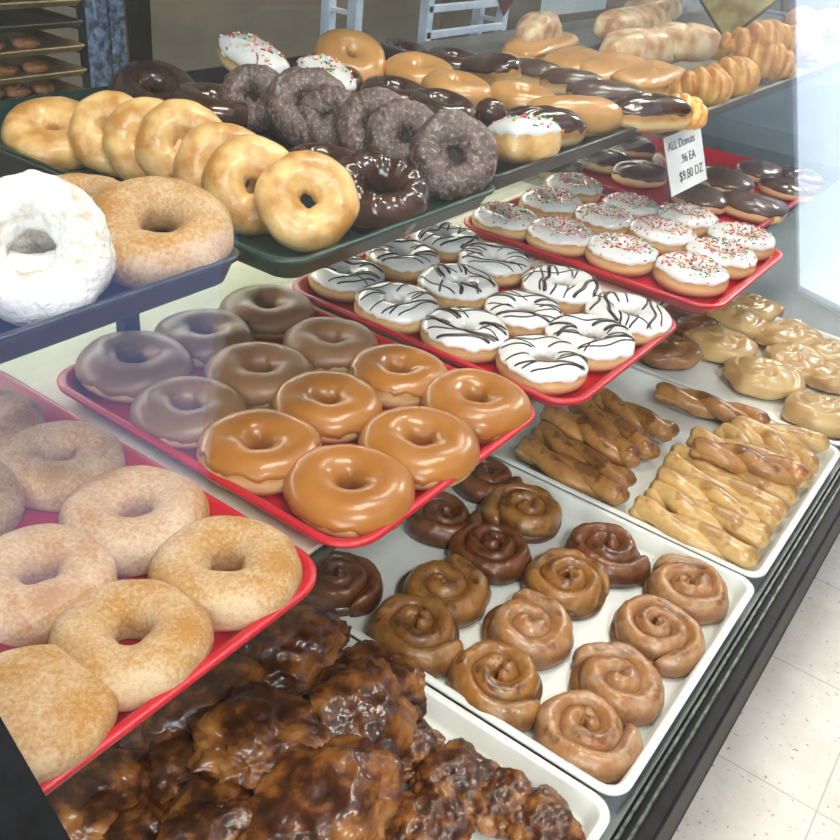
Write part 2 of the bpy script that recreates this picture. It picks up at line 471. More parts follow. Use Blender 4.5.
# ------------------------------------------------------------------ pastry shapes
class Ring:
    """profile of a fried ring; P(u, v, off) gives a point, u round the ring, v round the section"""
    def __init__(s, D=.088, H=.036, hole=.009, seed=0, wob=.035, rough=0.0, rfreq=60, ribs=0, ribamp=0, ex=2.12, crack=0):
        s.R, s.H, s.hole, s.seed, s.wob, s.rough, s.rfreq, s.ribs, s.ribamp, s.ex, s.crack = D / 2, H, hole, seed, wob, rough, rfreq, ribs, ribamp, ex, crack
        s.r0 = (s.R + s.hole) / 2; s.a = (s.R - s.hole) / 2; s.b = H / 2
    def P(s, u, v, off=0.0):
        cu, su, cv, sv = math.cos(u), math.sin(u), math.cos(v), math.sin(v)
        k = 2 / s.ex
        x = math.copysign(abs(cv) ** k, cv); z = math.copysign(abs(sv) ** k, sv)
        w = 1 + s.wob * 1.8 * nz(cu * 1.1, su * 1.1, s.seed * 7.3) + s.wob * .8 * nz(cu * 2.7 + 4, su * 2.7, s.seed * 3.1)
        hz = 1 + .09 * nz(cu * 1.3 + 9, su * 1.3, s.seed * 2.7)
        rb = 1.0
        if s.ribs: rb = 1 + s.ribamp * math.cos(s.ribs * u + 2.2 * v) * (.4 + .6 * abs(sv))
        r = s.r0 + s.a * x * rb * (w if cv > 0 else 1 + (w - 1) * .5) + (w - 1) * s.r0 * .4
        if cv < 0: r = s.r0 - (s.r0 - s.hole) * abs(x) * (1 + .12 * nz(cu * 1.4, su * 1.4, s.seed + 5.5))
        zz = s.b + s.b * z * rb * hz
        n = Vector((cu * cv, su * cv, sv))
        p = Vector((r * cu, r * su, zz))
        if s.rough:
            d = s.rough * (nz(p.x * s.rfreq + s.seed, p.y * s.rfreq, p.z * s.rfreq) + .5 * nz(p.x * s.rfreq * 2.3, p.y * s.rfreq * 2.3 + s.seed, p.z * s.rfreq * 2.3))
            if s.crack: d -= s.crack * max(0, 1 - abs(nz(p.x * 34 + s.seed * 3, p.y * 34, p.z * 34)) * 9)
            p = p + n * d
        return p + n * off
    def body(s, name, mat, nu=64, nv=28):
        V = [s.P(2 * PI * i / nu, 2 * PI * j / nv) for i in range(nu) for j in range(nv)]
        F = [(i * nv + j, ((i + 1) % nu) * nv + j, ((i + 1) % nu) * nv + (j + 1) % nv, i * nv + (j + 1) % nv) for i in range(nu) for j in range(nv)]
        return mesh(name, V, F, mat)
    def icing(s, name, mat, drip=.35, level=.12, thick=.0016, nu=84, nv=20, inner=1.25 * PI):
        V, F = [], []
        for i in range(nu):
            u = 2 * PI * i / nu; cu, su = math.cos(u), math.sin(u)
            vo = level - drip * (nz(cu * 3.2 + s.seed, su * 3.2, 1.7) + .5 * nz(cu * 8 + s.seed, su * 8, 4.2)) 
            for j in range(nv):
                q = j / (nv - 1); v = vo + (inner - vo) * q
                e = min(q, 1 - q) * nv
                off = thick * min(1, e / 1.5) - .0008 * (1 if e < .5 else 0)
                if j == 1: off = thick * 1.15
                V.append(s.P(u, v, off))
        for i in range(nu):
            for j in range(nv - 1):
                a, b = i * nv + j, ((i + 1) % nu) * nv + j
                F.append((a, b, b + 1, a + 1))
        return mesh(name, V, F, mat)
    def top(s, x, y, off=.0016):
        r = math.hypot(x, y); u = math.atan2(y, x)
        lo, hi = .02 * PI, .98 * PI
        for _ in range(18):
            m = (lo + hi) / 2; p = s.P(u, m, off)
            if math.hypot(p.x, p.y) > r: lo = m
            else: hi = m
        return s.P(u, (lo + hi) / 2, off)

def sprinkles(ring, name, n, seed, big=1.0, spread=1.0, aspect=1.0):
    rd = random.Random(seed); V, F, I = [], [], []
    for k in range(n):
        u = rd.uniform(0, 2 * PI); v = rd.gauss(.55 * PI, .17 * PI * spread)
        if not .16 * PI < v < 1.05 * PI: v = rd.uniform(.35, .8) * PI
        p = ring.P(u, v, .0022); L = .0026 * big * rd.uniform(.7, 1.3); r = .0006 * big
        n_ = Vector((math.cos(u) * math.cos(v), math.sin(u) * math.cos(v), math.sin(v)))
        t = n_.cross(Vector((rd.uniform(-1, 1), rd.uniform(-1, 1), rd.uniform(-1, 1)))).normalized() + n_ * rd.uniform(-.3, .3)
        b = len(F); tube(V, F, [p - t * L * .5, p + t * L * .5], [r, r], 5)
        I += [rd.choice((0, 0, 1, 1, 2, 2, 3, 3, 4, 4, 5))] * (len(F) - b)
    return mesh(name, V, F, SPR, I)

def drizzle(ring, name, seed, n=7):
    rd = random.Random(seed); V, F = [], []
    ang = rd.uniform(0, PI); R = ring.R * .96
    def strand(pts2, w):
        run = []
        for (x, y) in pts2:
            r = math.hypot(x, y)
            if ring.hole * 1.35 < r < R: run.append(ring.top(x, y, .0019))
            else:
                if len(run) > 3: tube(V, F, run, [w * (.6 if i in (0, len(run) - 1) else 1) for i in range(len(run))], 6, flat=.6)
                run = []
        if len(run) > 3: tube(V, F, run, w, 6, flat=.6)
    for k in range(n):
        off = (k - (n - 1) / 2) / n * 2 * R * .9 + rd.uniform(-.004, .004); a = ang + rd.uniform(-.32, .32)
        bend = rd.uniform(-.012, .012); pts = []
        for i in range(44):
            s_ = (i / 43 * 2 - 1) * R * 1.05; c_ = off + bend * (s_ / R) ** 2 + .0015 * math.sin(s_ * 160 + k)
            pts.append((s_ * math.cos(a) - c_ * math.sin(a), s_ * math.sin(a) + c_ * math.cos(a)))
        strand(pts, rd.choice((.0010, .0012, .0014, .0023)))
    a2 = ang + rd.choice((-1, 1)) * rd.uniform(.5, .9)           # one crossing line
    for q in range(1):
        off = rd.uniform(-.5, .5) * R
        strand([(s_ * math.cos(a2) - off * math.sin(a2), s_ * math.sin(a2) + off * math.cos(a2)) for s_ in [(i / 43 * 2 - 1) * R for i in range(44)]], .0009)
    return mesh(name, V, F, M['drizzle'])

class Bar:
    """long iced bar; P(u, v) on a rounded box, v from the bottom (-pi/2) to the top"""
    def __init__(s, L=.12, W=.05, H=.036, seed=0, ex=3.0, amp=.05):
        s.L, s.W, s.H, s.seed, s.ex, s.amp = L, W, H, seed, ex, amp
    def P(s, u, v, off=0.0):
        k1, k2 = 2 / s.ex, .75
        f = lambda c, k: math.copysign(abs(c) ** k, c)
        cu, su, cv, sv = math.cos(u), math.sin(u), math.cos(v), math.sin(v)
        n = Vector((cu * cv, su * cv, sv))
        w = 1 + s.amp * 2 * nz(cu * 1.5, su * 1.5 + s.seed * 3.7, sv)
        return Vector((s.L / 2 * f(cu, k1) * f(cv, k2) * w, s.W / 2 * f(su, k1) * f(cv, k2) * w, s.H / 2 + s.H / 2 * f(sv, k2) * w)) + n * off
    def body(s, name, mat, nu=48, nv=20, deform=None):
        V, F = [], []
        for j in range(1, nv):
            for i in range(nu):
                p = s.P(2 * PI * i / nu, -PI / 2 + PI * j / nv)
                V.append(deform(p) if deform else p)
        b = len(V); q0, q1 = s.P(0, -PI / 2), s.P(0, PI / 2)
        V += [Vector((0, 0, q0.z)), deform(Vector((0, 0, q1.z))) if deform else Vector((0, 0, q1.z))]
        for j in range(nv - 2):
            for i in range(nu):
                a, c = j * nu + i, j * nu + (i + 1) % nu
                F.append((a, c, c + nu, a + nu))
        for i in range(nu):
            F.append((b, (i + 1) % nu, i)); t = (nv - 2) * nu
            F.append((b + 1, t + i, t + (i + 1) % nu))
        return mesh(name, V, F, mat)
    def icing(s, name, mat, level=.15, drip=.25, thick=.0018, nu=72, nv=12):
        V, F = [], []
        for j in range(nv):
            for i in range(nu):
                u = 2 * PI * i / nu
                v0 = level + drip * nz(math.cos(u) * 3 + s.seed, math.sin(u) * 3, 2.2)
                q = j / nv
                V.append(s.P(u, v0 + (PI / 2 - v0) * q, thick * min(1, j / 1.0) if j else -.0006))
        b = len(V); V.append(Vector((0, 0, s.P(0, PI / 2).z + thick)))
        for j in range(nv - 1):
            for i in range(nu):
                a, c = j * nu + i, j * nu + (i + 1) % nu
                F.append((a, c, c + nu, a + nu))
        for i in range(nu): F.append((b, (nv - 1) * nu + i, (nv - 1) * nu + (i + 1) % nu))
        return mesh(name, V, F, mat)

def spiral_mesh(name, mat, seed, R=.046, turns=2.3, H=.036):
    rd = random.Random(seed); V, F = [], []
    SEAM = []; N = 120; M_ = 14; th_max = turns * 2 * PI; dirn = 1 if seed % 2 else -1
    pitch = (R - .006) / turns; tops = []
    for i in range(N + 1):
        q = i / N; th = th_max * (q ** .62)
        r = .002 + (R - pitch * .5 - .002) * th / th_max
        r *= 1 + .07 * nz(math.cos(th) * 1.2 + seed, math.sin(th) * 1.2, .5)
        endt = min(1, (1 - q) / .045); endt = endt ** .5 if endt > 0 else 0.05
        w = pitch * .60 * max(.12, endt)
        h = H * (1.06 - .30 * (r / R) ** 2) * (.55 + .45 * endt) * (1 + .12 * nz(th * .8, seed * 5.1))
        a = dirn * th + seed
        cx, sx = math.cos(a), math.sin(a)
        for j in range(M_):
            if j < 9:
                s_ = -1 + 2 * j / 8; lat = s_ * w * (1 + .05 * (1 - abs(s_))); z = h * (1 - .62 * abs(s_) ** 2.6)
            else:
                s_ = 1 - 2 * (j - 9) / 4; lat = s_ * w * .96; z = 0.0 if abs(s_) < .9 else h * .12
            rr = r + lat; SEAM.append(min(1, abs(s_)) if j < 9 else 1.0)
            p = Vector((rr * cx, rr * sx, z))
            if z > 0: p += Vector((cx, sx, .8)) * (.0022 * nz(p.x * 48 + seed, p.y * 48, p.z * 30) + .0010 * nz(p.x * 170, p.y * 170 + seed, p.z * 90))
            V.append(p)
    for i in range(N):
        for j in range(M_):
            a, b = i * M_ + j, i * M_ + (j + 1) % M_
            F.append((a, b, b + M_, a + M_))
    F.append(tuple(range(M_))[::-1]); F.append(tuple(N * M_ + j for j in range(M_)))
    # dough floor closing the gaps between the coils
    b = len(V); K = 40
    for ring_i, (rr, zz) in enumerate(((R * .78, .001), (R * .80, H * .3), (R * .5, H * .42))):
        for k in range(K): V.append(Vector((rr * math.cos(2 * PI * k / K), rr * math.sin(2 * PI * k / K), zz)))
    V.append(Vector((0, 0, H * .5)))
    for ri in range(2):
        for k in range(K):
            a, c = b + ri * K + k, b + ri * K + (k + 1) % K
            F.append((a, c, c + K, a + K))
    for k in range(K): F.append((b + 2 * K + k, b + 2 * K + (k + 1) % K, b + 3 * K))
    F.append(tuple(b + k for k in range(K))[::-1])
    SEAM += [1.0] * (len(V) - len(SEAM)); me = mesh(name, V, F, mat)
    at = me.attributes.new('seam', 'FLOAT', 'POINT'); at.data.foreach_set('value', SEAM)   # rises towards the coil edges, where roll_mat mixes in dark
    return me

def fritter_mesh(name, seed, R=.048):
    bm = bmesh.new(); bmesh.ops.create_icosphere(bm, subdivisions=5, radius=1)
    for v in bm.verts:
        p = v.co.copy(); q = p + Vector((seed * 3.3, seed * 1.7, 0))
        d = 1 + .28 * noise.noise(q * 1.6)
        d += .26 * (.5 - abs(noise.noise(q * 2.6 + Vector((7, 3, 1))))) + .14 * (.5 - abs(noise.noise(q * 5.2))) + .08 * (.4 - abs(noise.noise(q * 10))) + .03 * noise.noise(q * 24)
        z = p.z * (.52 if p.z > 0 else .42)
        v.co = Vector((p.x, p.y * .92, z)) * d * R * .92
        v.co.z = max(v.co.z, -.017) + .018
    return bm_mesh(name, bm, M['fritter'], True)

def twist_mesh(name, mat, seed, L=.155, a=.0080, r=.0128, turns=1.0):
    rd = random.Random(seed); V, F = [], []; ph = rd.uniform(-.4, .4) + (seed % 2) * 1.2; bend = rd.uniform(-.008, .008)
    N = 60
    for k in range(2):
        pts, rad = [], []
        for i in range(N + 1):
            t = i / N; e = math.sin(PI * min(1, max(0, t))) ** .35 if 0 < t < 1 else 0
            f = ph + k * PI + 2 * PI * turns * t
            pts.append(Vector(((t - .5) * (L - r), a * e * math.cos(f) + bend * (2 * t - 1) ** 2, .0155 + a * .62 * e * math.sin(f))))
            cap = min(1, min(t, 1 - t) / .06); cap = math.sqrt(max(.02, 1 - (1 - cap) ** 2))
            rad.append(r * cap * (1 + .1 * nz(t * 5, seed + k * 9)))
        tube(V, F, pts, rad, 16, flat=.95)
    V = [Vector((p.x + .0012 * nz(p.x * 60, p.y * 60, p.z * 60 + seed), p.y + .0012 * nz(p.x * 60 + 7, p.y * 60, p.z * 60), max(.0, p.z))) for p in V]
    return mesh(name, V, F, mat)

def bun_mesh(name, mat, seed, D=.1):
    b = Bar(D, D * .82, .031, seed, 2.2, .10)
    c1 = .7 + seed
    def deform(p):
        r = math.hypot(p.x, p.y) / (D / 2); th = math.atan2(p.y, p.x)
        g = math.sin(th * 1.0 + r * 5.0 + seed)               # a curled seam in the top
        k = max(0, p.z - .014) / .022
        return Vector((p.x, p.y, p.z - k * .007 * max(0, 1 - abs(g) * 3.2) * (1 - .3 * r) + k * .0025 * nz(p.x * 45 + seed, p.y * 45)))
    return b.body(name, mat, 72, 32, deform)

def croissant_mesh(name, seed, L=.085):
    V, F = [], []; N = 110; pts = []; rad = []
    for i in range(N + 1):
        t = i / N; s_ = 2 * t - 1
        e = max(.06, (1 - abs(s_) ** 2.6))
        rib = 1 + .26 * abs(math.sin(PI * 8 * t + seed)) - .14
        pts.append(Vector((s_ * L / 2, -.022 * s_ * s_, .020 * e)))
        rad.append(.0205 * e * rib)
    tube(V, F, pts, rad, 18)
    V = [p + Vector((0, 0, .0015)) * nz(p.x * 90, p.y * 90, p.z * 90 + seed) for p in V]
    V = [Vector((p.x, p.y, max(0, p.z))) for p in V]
    return mesh(name, V, F, M['croissant'])

# ------------------------------------------------------------------ trays
def rr_loop(x0, x1, y0, y1, ins, r, z, k=7):
    x0, x1, y0, y1 = x0 + ins, x1 - ins, y0 + ins, y1 - ins; r = max(r - ins * .75, .004); P = []
    for cx, cy, a0 in ((x1 - r, y1 - r, 0), (x0 + r, y1 - r, PI / 2), (x0 + r, y0 + r, PI), (x1 - r, y0 + r, 1.5 * PI)):
        for i in range(k + 1):
            a = a0 + PI / 2 * i / k
            P.append(Vector((cx + r * math.cos(a), cy + r * math.sin(a), z)))
    return P

def make_tray(name, x0, x1, y0, y1, z, h, mat, flare=.012, rim=.006, r=.025, t=.003):
    cx, cy = (x0 + x1) / 2, (y0 + y1) / 2
    a = (x0 - cx, x1 - cx, y0 - cy, y1 - cy)
    prof = [(flare + rim, 0), (flare + rim - .002, .0015), (rim * .6, h - .004), (0.0, h - .0035), (-.0004, h - .001), (.001, h), (rim - .001, h), (rim + .0008, h - .001), (rim + flare * .85, t + .002), (rim + flare + .004, t), (rim + flare + .02, t)]
    V, F = [], []; n = None
    for ins, zz in prof:
        lp = rr_loop(*a, ins, r, zz); n = len(lp); V += lp
    for i in range(len(prof) - 1):
        for k in range(n):
            p, q = i * n + k, i * n + (k + 1) % n
            F.append((p, q, q + n, p + n))
    F.append(tuple(range(n))[::-1]); F.append(tuple((len(prof) - 1) * n + k for k in range(n)))
    me = mesh(name, V, F, mat)
    o = obj(name, me); o.location = (cx, cy, z)
    return o

# ------------------------------------------------------------------ placing
def ang(seed): return random.Random(seed * 7919 + 3).uniform(0, 2 * PI)

def place_flat(o, x, y, zc, hc, rz, sc=1.0):
    o.location = (x, y, zc - hc); o.rotation_euler = (0, 0, rz); o.scale = (sc, sc, sc)

def place_tilt(o, c, n, hc, spin, sc=1.0):
    n = Vector(n).normalized(); q = n.to_track_quat('Z', 'Y').to_matrix().to_4x4() @ Matrix.Rotation(spin, 4, 'Z')
    o.rotation_euler = q.to_euler(); o.scale = (sc, sc, sc); o.location = Vector(c) - n * hc * sc

def iced_ring(name, key, body_mat, ice_mat, parts=(), **kw):
    """returns a function making a thing with its own meshes: dough, icing and further parts"""
    r = Ring(**kw.get('ring', {}))
    b = r.body('dough', body_mat)
    i = r.icing('icing', ice_mat, **kw.get('ice', {}))
    more = [(pn, f(r)) for pn, f in parts]
    def make():
        t = empty(name)
        obj('dough', b, t); obj('icing', i, t)
        for pn, me in more:
            o = obj(pn, me, t)
            if pn == 'sprinkles': o['kind'] = 'stuff'
        return t
    return make

ROWS = ('front', 'second', 'third', 'back')
# ================================================================== setting
def struct(name, lo, hi, mat, bev=0): return tag(box(name, lo, hi, mat, None, bev), kind='structure')

def tile_mat():
    t = NT('speckled_floor_tile'); co = t.coord()
    sp = t.n('SeparateXYZ'); t.l(co, sp.inputs[0])
    def seam(o, off):
        f = t.math('FRACT', t.math('DIVIDE', t.math('SUBTRACT', o, off), .3048))
        f = t.math('ABSOLUTE', t.math('SUBTRACT', f, .5))
        return t.math('GREATER_THAN', f, .4955)
    s = t.math('MAXIMUM', seam(sp.outputs[0], 1.2215), seam(sp.outputs[1], -.0855))
    c = t.ramp(t.noise(co, 9, 4), [(.3, lin('CAC2B2')), (.7, lin('DCD6C8'))])
    mark = t.math('MULTIPLY', t.ramp(t.noise(co, 75, 5, .6), [(.63, (0, 0, 0, 1)), (.66, (1, 1, 1, 1))]), .75)
    c = t.mix(mark, c, lin('6A655E'))
    fine = t.ramp(t.noise(co, 26, 4), [(.55, (0, 0, 0, 1)), (.75, (1, 1, 1, 1))])
    c = t.mix(t.math('MULTIPLY', fine, .3), c, lin('A8A39A'))
    c = t.mix(t.math('MULTIPLY', s, .6), c, lin('8A8478'))
    return t.principled(c, .35, 0, .2, t.noise(co, 60, 3), .0005, .2)
M['tile'] = tile_mat()
M['wall_dark'] = noisy('painted_back_wall', '5A564C', '6A665C', 4, .8)
M['wall_brown'] = noisy('wood_panel_wall', '4A3E32', '5A4C3E', 6, .7)
M['wall_grey'] = noisy('pale_painted_wall', 'CCD2DC', 'D6DCE4', 4, .8)
M['ceiling'] = noisy('white_ceiling_paint', 'C8C8C4', 'D2D2CE', 4, .9)
M['win_frame'] = plain('white_window_frame', 'D8DCE0', .4)

bm = bmesh.new(); add_box(bm, (-3.1, -4.6, -.05), (14.5, 3.2, 0)); floor = tag(obj('floor', bm_mesh('floor', bm, M['tile'])), kind='structure')
struct('wall_back', (-3, 3.0, 0), (4.55, 3.1, 2.9), M['wall_dark'])

def opening_wall(name, along, a0, a1, zt, holes, mat, base, axis=(1, 0), th=.1):
    """wall along axis from base, made of blocks round its openings (s0, s1, z0, z1)"""
    bm = bmesh.new(); cuts = sorted(set([a0, a1] + [h for q in holes for h in q[:2]]))
    for s0, s1 in zip(cuts, cuts[1:]):
        hs = [q for q in holes if q[0] <= s0 and q[1] >= s1]
        zs = [(0, zt)] if not hs else [(0, hs[0][2]), (hs[0][3], zt)]
        for z0, z1 in zs:
            if z1 - z0 > 1e-4: add_box(bm, (s0, -th, z0), (s1, 0, z1))
    o = tag(obj(name, bm_mesh(name, bm, mat)), kind='structure')
    o.location = (base[0], base[1], 0); o.rotation_euler = (0, 0, math.atan2(axis[1], axis[0]))
    return o
opening_wall('wall_front', 'x', 0, 16.2, 2.9, [], M['wall_brown'], (-3, -4.4))
opening_wall('wall_left', 'y', 0, 7.6, 2.9, [(1.2, 4.6, .5, 2.5)], M['wall_brown'], (-3.1, -4.5), (0, 1))
bm = bmesh.new()
for y in (-3.3, -1.63, .05): add_box(bm, (-3.08, y, .5), (-3.02, y + .05, 2.5), .004)
for z in (.5, 2.45): add_box(bm, (-3.08, -3.3, z), (-3.02, .1, z + .05), .004)
tag(obj('window_3', bm_mesh('window_frame', bm, M['win_frame'])), kind='structure')  # frame of an unseen window added to let in fill light
# storefront wall that closes the far end of the shop, at an angle to the counter
DA = Vector((.86, -.51)).normalized(); WB = (4.45, .86); HZ = 2.22; UL = 10.25
sw = opening_wall('wall_right', 'x', 0, UL + .1, 2.9, [(.3, UL - .25, .12, HZ)], M['wall_grey'], WB, tuple(DA))
bm = bmesh.new()
for k in (0, 4):
    x = .3 + (UL - .6) * k / 4
    add_box(bm, (x, -.08, .12), (x + .05, -.02, HZ), .004)
for z in (.12, HZ - .05): add_box(bm, (.3, -.08, z), (UL - .25, -.02, z + .05), .004)
w1 = tag(obj('window_1', bm_mesh('window_frame', bm, M['win_frame'])), kind='structure')
w1.location = sw.location; w1.rotation_euler = sw.rotation_euler
struct('wall_end', (4.45, .86, 0), (4.55, 3.1, 2.9), M['wall_dark'])
# ceiling with a long skylight over the customer side
SK = (1.2, 2.45, -2.75, -.95)
bm = bmesh.new()
def add_prism(bm, P, z0, z1):
    lo = [bm.verts.new((x, y, z0)) for x, y in P]; hi = [bm.verts.new((x, y, z1)) for x, y in P]; n = len(P)
    bm.faces.new(lo); bm.faces.new(hi)
    for i in range(n): bm.faces.new((lo[i], lo[(i + 1) % n], hi[(i + 1) % n], hi[i]))
UE = (WB[0] + DA.x * UL, WB[1] + DA.y * UL)
for P in ([(-3.1, -4.5), (SK[0], -4.5), (SK[0], 3.1), (-3.1, 3.1)], [(SK[0], -4.5), (SK[1], -4.5), (SK[1], SK[2]), (SK[0], SK[2])], [(SK[0], SK[3]), (SK[1], SK[3]), (SK[1], 3.1), (SK[0], 3.1)],
          [(SK[1], -4.5), (UE[0], -4.5), UE, WB, (4.55, 3.1), (SK[1], 3.1)]):
    add_prism(bm, P, 2.9, 3.0)
tag(obj('ceiling', bm_mesh('ceiling', bm, M['ceiling'])), kind='structure')
bm = bmesh.new()
for x in (SK[0], SK[1] - .04): add_box(bm, (x, SK[2], 2.9), (x + .04, SK[3], 2.96))
for y in (SK[2], SK[3] - .04): add_box(bm, (SK[0], y, 2.9), (SK[1], y + .04, 2.96))
tag(obj('window_2', bm_mesh('skylight_frame', bm, M['win_frame'])), kind='structure')

# ================================================================== display case
case = tag(empty('display_case', (1.35, .5, 0)), 'black framed bakery display case with a slanted clear glass front and glass shelves', 'display case')
def cbox(name, lo, hi, mat, bev=.0015, parent=case):
    o = box(name, [lo[0] - 1.35, lo[1] - .5, lo[2]], [hi[0] - 1.35, hi[1] - .5, hi[2]], mat, parent, bev); return o
XL, XR = .06, 2.75
cbox('plinth', (XL, .085, 0), (XR, .92, .56), M['black_frame'])
cbox('deck', (XL, .078, .60), (XR, .92, .648), M['grey_metal'])
rail = cbox('front_rail', (XL, .050, .55), (XR, .078, .660), M['black_frame'], .003)
cbox('glass_track', (XL, .0635, .655), (XR, .0665, .6685), M['dirty_edge'], .0006)
cbox('glass_track', (XL, .0715, .655), (XR, .0745, .6680), M['dirty_edge'], .0006)
SL = .85
def sloped(name, x0, x1, y_at, z0, z1, th, mat):
    bm = bmesh.new(); k = Vector((0, SL, 1)).normalized(); nrm = Vector((0, -1, SL)).normalized()
    vs = []
    for x in (x0, x1):
        for z in (z0, z1):
            for o in (0, th):
                p = Vector((x, y_at + SL * (z - .66), z)) - nrm * o
                vs.append(bm.verts.new((p.x - 1.35, p.y - .5, p.z)))
    for f in ((0, 1, 3, 2), (4, 6, 7, 5), (0, 4, 5, 1), (2, 3, 7, 6), (0, 2, 6, 4), (1, 5, 7, 3)): bm.faces.new([vs[i] for i in f])
    return obj(name, bm_mesh(name, bm, mat), case)
pane = sloped('front_glass', .135, XR, .069, .6695, 1.38, .005, M['glass'])
tag(pane, 'slanted clear front glass')
sloped('corner_post', .085, .134, .062, .66, 1.40, .03, M['black_frame'])
gs = cbox('glass_shelf', (.07, .312, .845), (2.7, .90, .8525), M['shelf_glass'], 0)
tag(cbox('shelf_edge', (.07, .309, .8448), (2.7, .3119, .8527), M['edge_green'], 0), 'dark green shelf edge')
tag(cbox('shelf_board', (.07, .3125, .8526), (1.24, .4745, .8556), M['cream'], .0004), 'cream shelf board at the front')
tag(cbox('shelf_board', (.07, .476, .8526), (1.24, .90, .8556), M['cream'], .0004), 'cream shelf board at the back')
gt = cbox('glass_shelf', (.07, .42, .992), (2.7, .895, 1.0), M['shelf_glass'], 0)
for x in (.480, 1.96): cbox('shelf_bracket', (x, .637, .8558), (x + .018, .65, .9915), M['black_frame'], .001)
cbox('case_top', (XL, .665, 1.385), (XR, .93, 1.41), M['black_frame'])
cbox('back_post', (.668, .897, .65), (.685, .915, 1.385), M['speckled_post'], .002)
cbox('back_post', (.689, .897, .65), (.708, .915, 1.385), M['speckled_post'], .002)
cbox('rusty_strip', (.709, .900, .65), (.7125, .914, 1.385), M['rust'], .0005)
cbox('door_stile', (.7135, .898, .65), (.745, .916, 1.385), M['black_frame'], .002)
cbox('sliding_door_pane', (.745, .904, .65), (XR, .909, 1.385), M['glass'], 0)
cbox('door_stile', (XR - .03, .898, .65), (XR, .916, 1.385), M['black_frame'], .002)
cbox('end_panel', (XR, .10, .60), (XR + .01, .92, 1.0), M['end_blue'], 0)

# ================================================================== trays
def tray(name, label, cat, x0, x1, y0, y1, z, h, mat, group=None, **kw):
    return tag(make_tray(name, x0, x1, y0, y1, z, h, mat, **kw), label, cat, group)
RT = dict(flare=.012, rim=.006, r=.032)
tray('serving_tray', 'red plastic tray at the left holding sugar dusted ring donuts', 'tray', .105, .355, .274, .66, .8558, .018, M['red_tray'], 'red serving trays', **RT)
tray('serving_tray', 'red plastic tray holding the brown and maple glazed ring donuts', 'tray', .370, .638, .275, .605, .8558, .018, M['red_tray'], 'red serving trays', **RT)
tray('serving_tray', 'red plastic tray holding white iced donuts with chocolate drizzle', 'tray', .650, .911, .258, .603, .8558, .018, M['red_tray'], 'red serving trays', **RT)
tray('serving_tray', 'red plastic tray holding white iced donuts with rainbow sprinkles', 'tray', .961, 1.234, .242, .593, .8558, .018, M['red_tray'], 'red serving trays', **RT)
tray('serving_tray', 'red plastic tray at the far right holding chocolate iced donuts', 'tray', 1.275, 1.66, .30, .67, .8558, .018, M['red_tray'], 'red serving trays', **RT)
WT = dict(flare=.006, rim=.007, r=.02)
tray('display_tray', 'deep white tray at the lower left piled with dark apple fritters', 'tray', .14, .478, .083, .55, .6482, .022, M['white_tray'], 'white display trays', **WT)
tray('display_tray', 'deep white tray on the bottom shelf holding cinnamon rolls', 'tray', .482, .815, .083, .55, .6482, .022, M['white_tray'], 'white display trays', **WT)
tray('display_tray', 'deep white tray on the bottom shelf holding twisted donuts', 'tray', .819, 1.160, .083, .55, .6482, .022, M['white_tray'], 'white display trays', **WT)
tray('display_tray', 'deep white tray at the far right holding pale glazed buns', 'tray', 1.164, 1.52, .083, .55, .6482, .022, M['white_tray'], 'white display trays', **WT)
BT = dict(flare=.006, rim=.005, r=.02)
tray('baking_pan', 'black metal pan under the powdered and sugared donuts', 'tray', .07, .431, .427, .86, 1.0003, .022, M['black_tray'], 'dark pans on the top shelf', **BT)
tray('serving_tray', 'dark green plastic tray under the leaning glazed and chocolate donuts', 'tray', .437, .722, .397, .86, 1.0003, .020, M['green_tray'], None, flare=.008, rim=.005, r=.025)
tray('baking_pan', 'black metal pan under the mixed maple and chocolate donuts', 'tray', .730, 1.115, .416, .875, 1.0003, .020, M['black_tray'], 'dark pans on the top shelf', **BT)
tray('baking_pan', 'long grey pan at the far end under bars and croissants', 'tray', 1.122, 2.5, .405, .875, 1.0003, .016, M['lined_pan'], None, **BT)

# ================================================================== ring donuts on the red trays
def grid_label(i, cols=3):
    r = 3 - i // cols; c = i % cols
    return ROWS[r], ('left', 'middle', 'right')[c]
# --- maple / brown glazed
mk_maple = [iced_ring('ring_donut', 'maple', M['dough_cake'], M['maple'], ring=dict(D=.092, H=.0285, hole=.0098, seed=s, wob=.05), ice=dict(drip=.42, level=lv)) for s, lv in ((1, -.25), (2, .3), (3, -.2))]
mk_brown = [iced_ring('ring_donut', 'milk', M['dough_cake'], M['milk_choc'], ring=dict(D=.092, H=.0285, hole=.0105, seed=s + 10, wob=.05), ice=dict(drip=.4, level=-.1)) for s in (1, 2)]
mlab = ['brown iced ring donut at the back left corner of its red tray', 'brown iced ring donut, middle of the back row beside the cream shelf', 'brown iced ring donut, back right corner of its red tray',
        'dull brown iced ring donut, third from the glass in the left column', 'brown iced ring donut surrounded by neighbours, third row from the glass', 'brown iced ring donut at the right, directly behind a maple one',
        'maple donut with a bare pale side, left column of its red tray', 'maple ring donut in the middle column, second row from the glass', 'maple donut with a pale bare side, beside the chocolate drizzled tray',
        'smooth maple ring donut nearest the glass at the lower tray corner', 'glossy maple ring donut in the middle of the front row', 'maple ring donut at the front right corner of its red tray']
for i, (x, y, z, d) in enumerate(LAYOUT['maple']):
    o = (mk_brown[i % 2] if i < 6 else mk_maple[(0, 2, 1, 0, 2, 0)[i - 6] if i != 6 else 1])()
    place_flat(o, x, y, z, .0137, ang(i), min(1.04, max(.95, d / .09)))
    tag(o, mlab[i], 'donut', 'maple and brown glazed ring donuts')
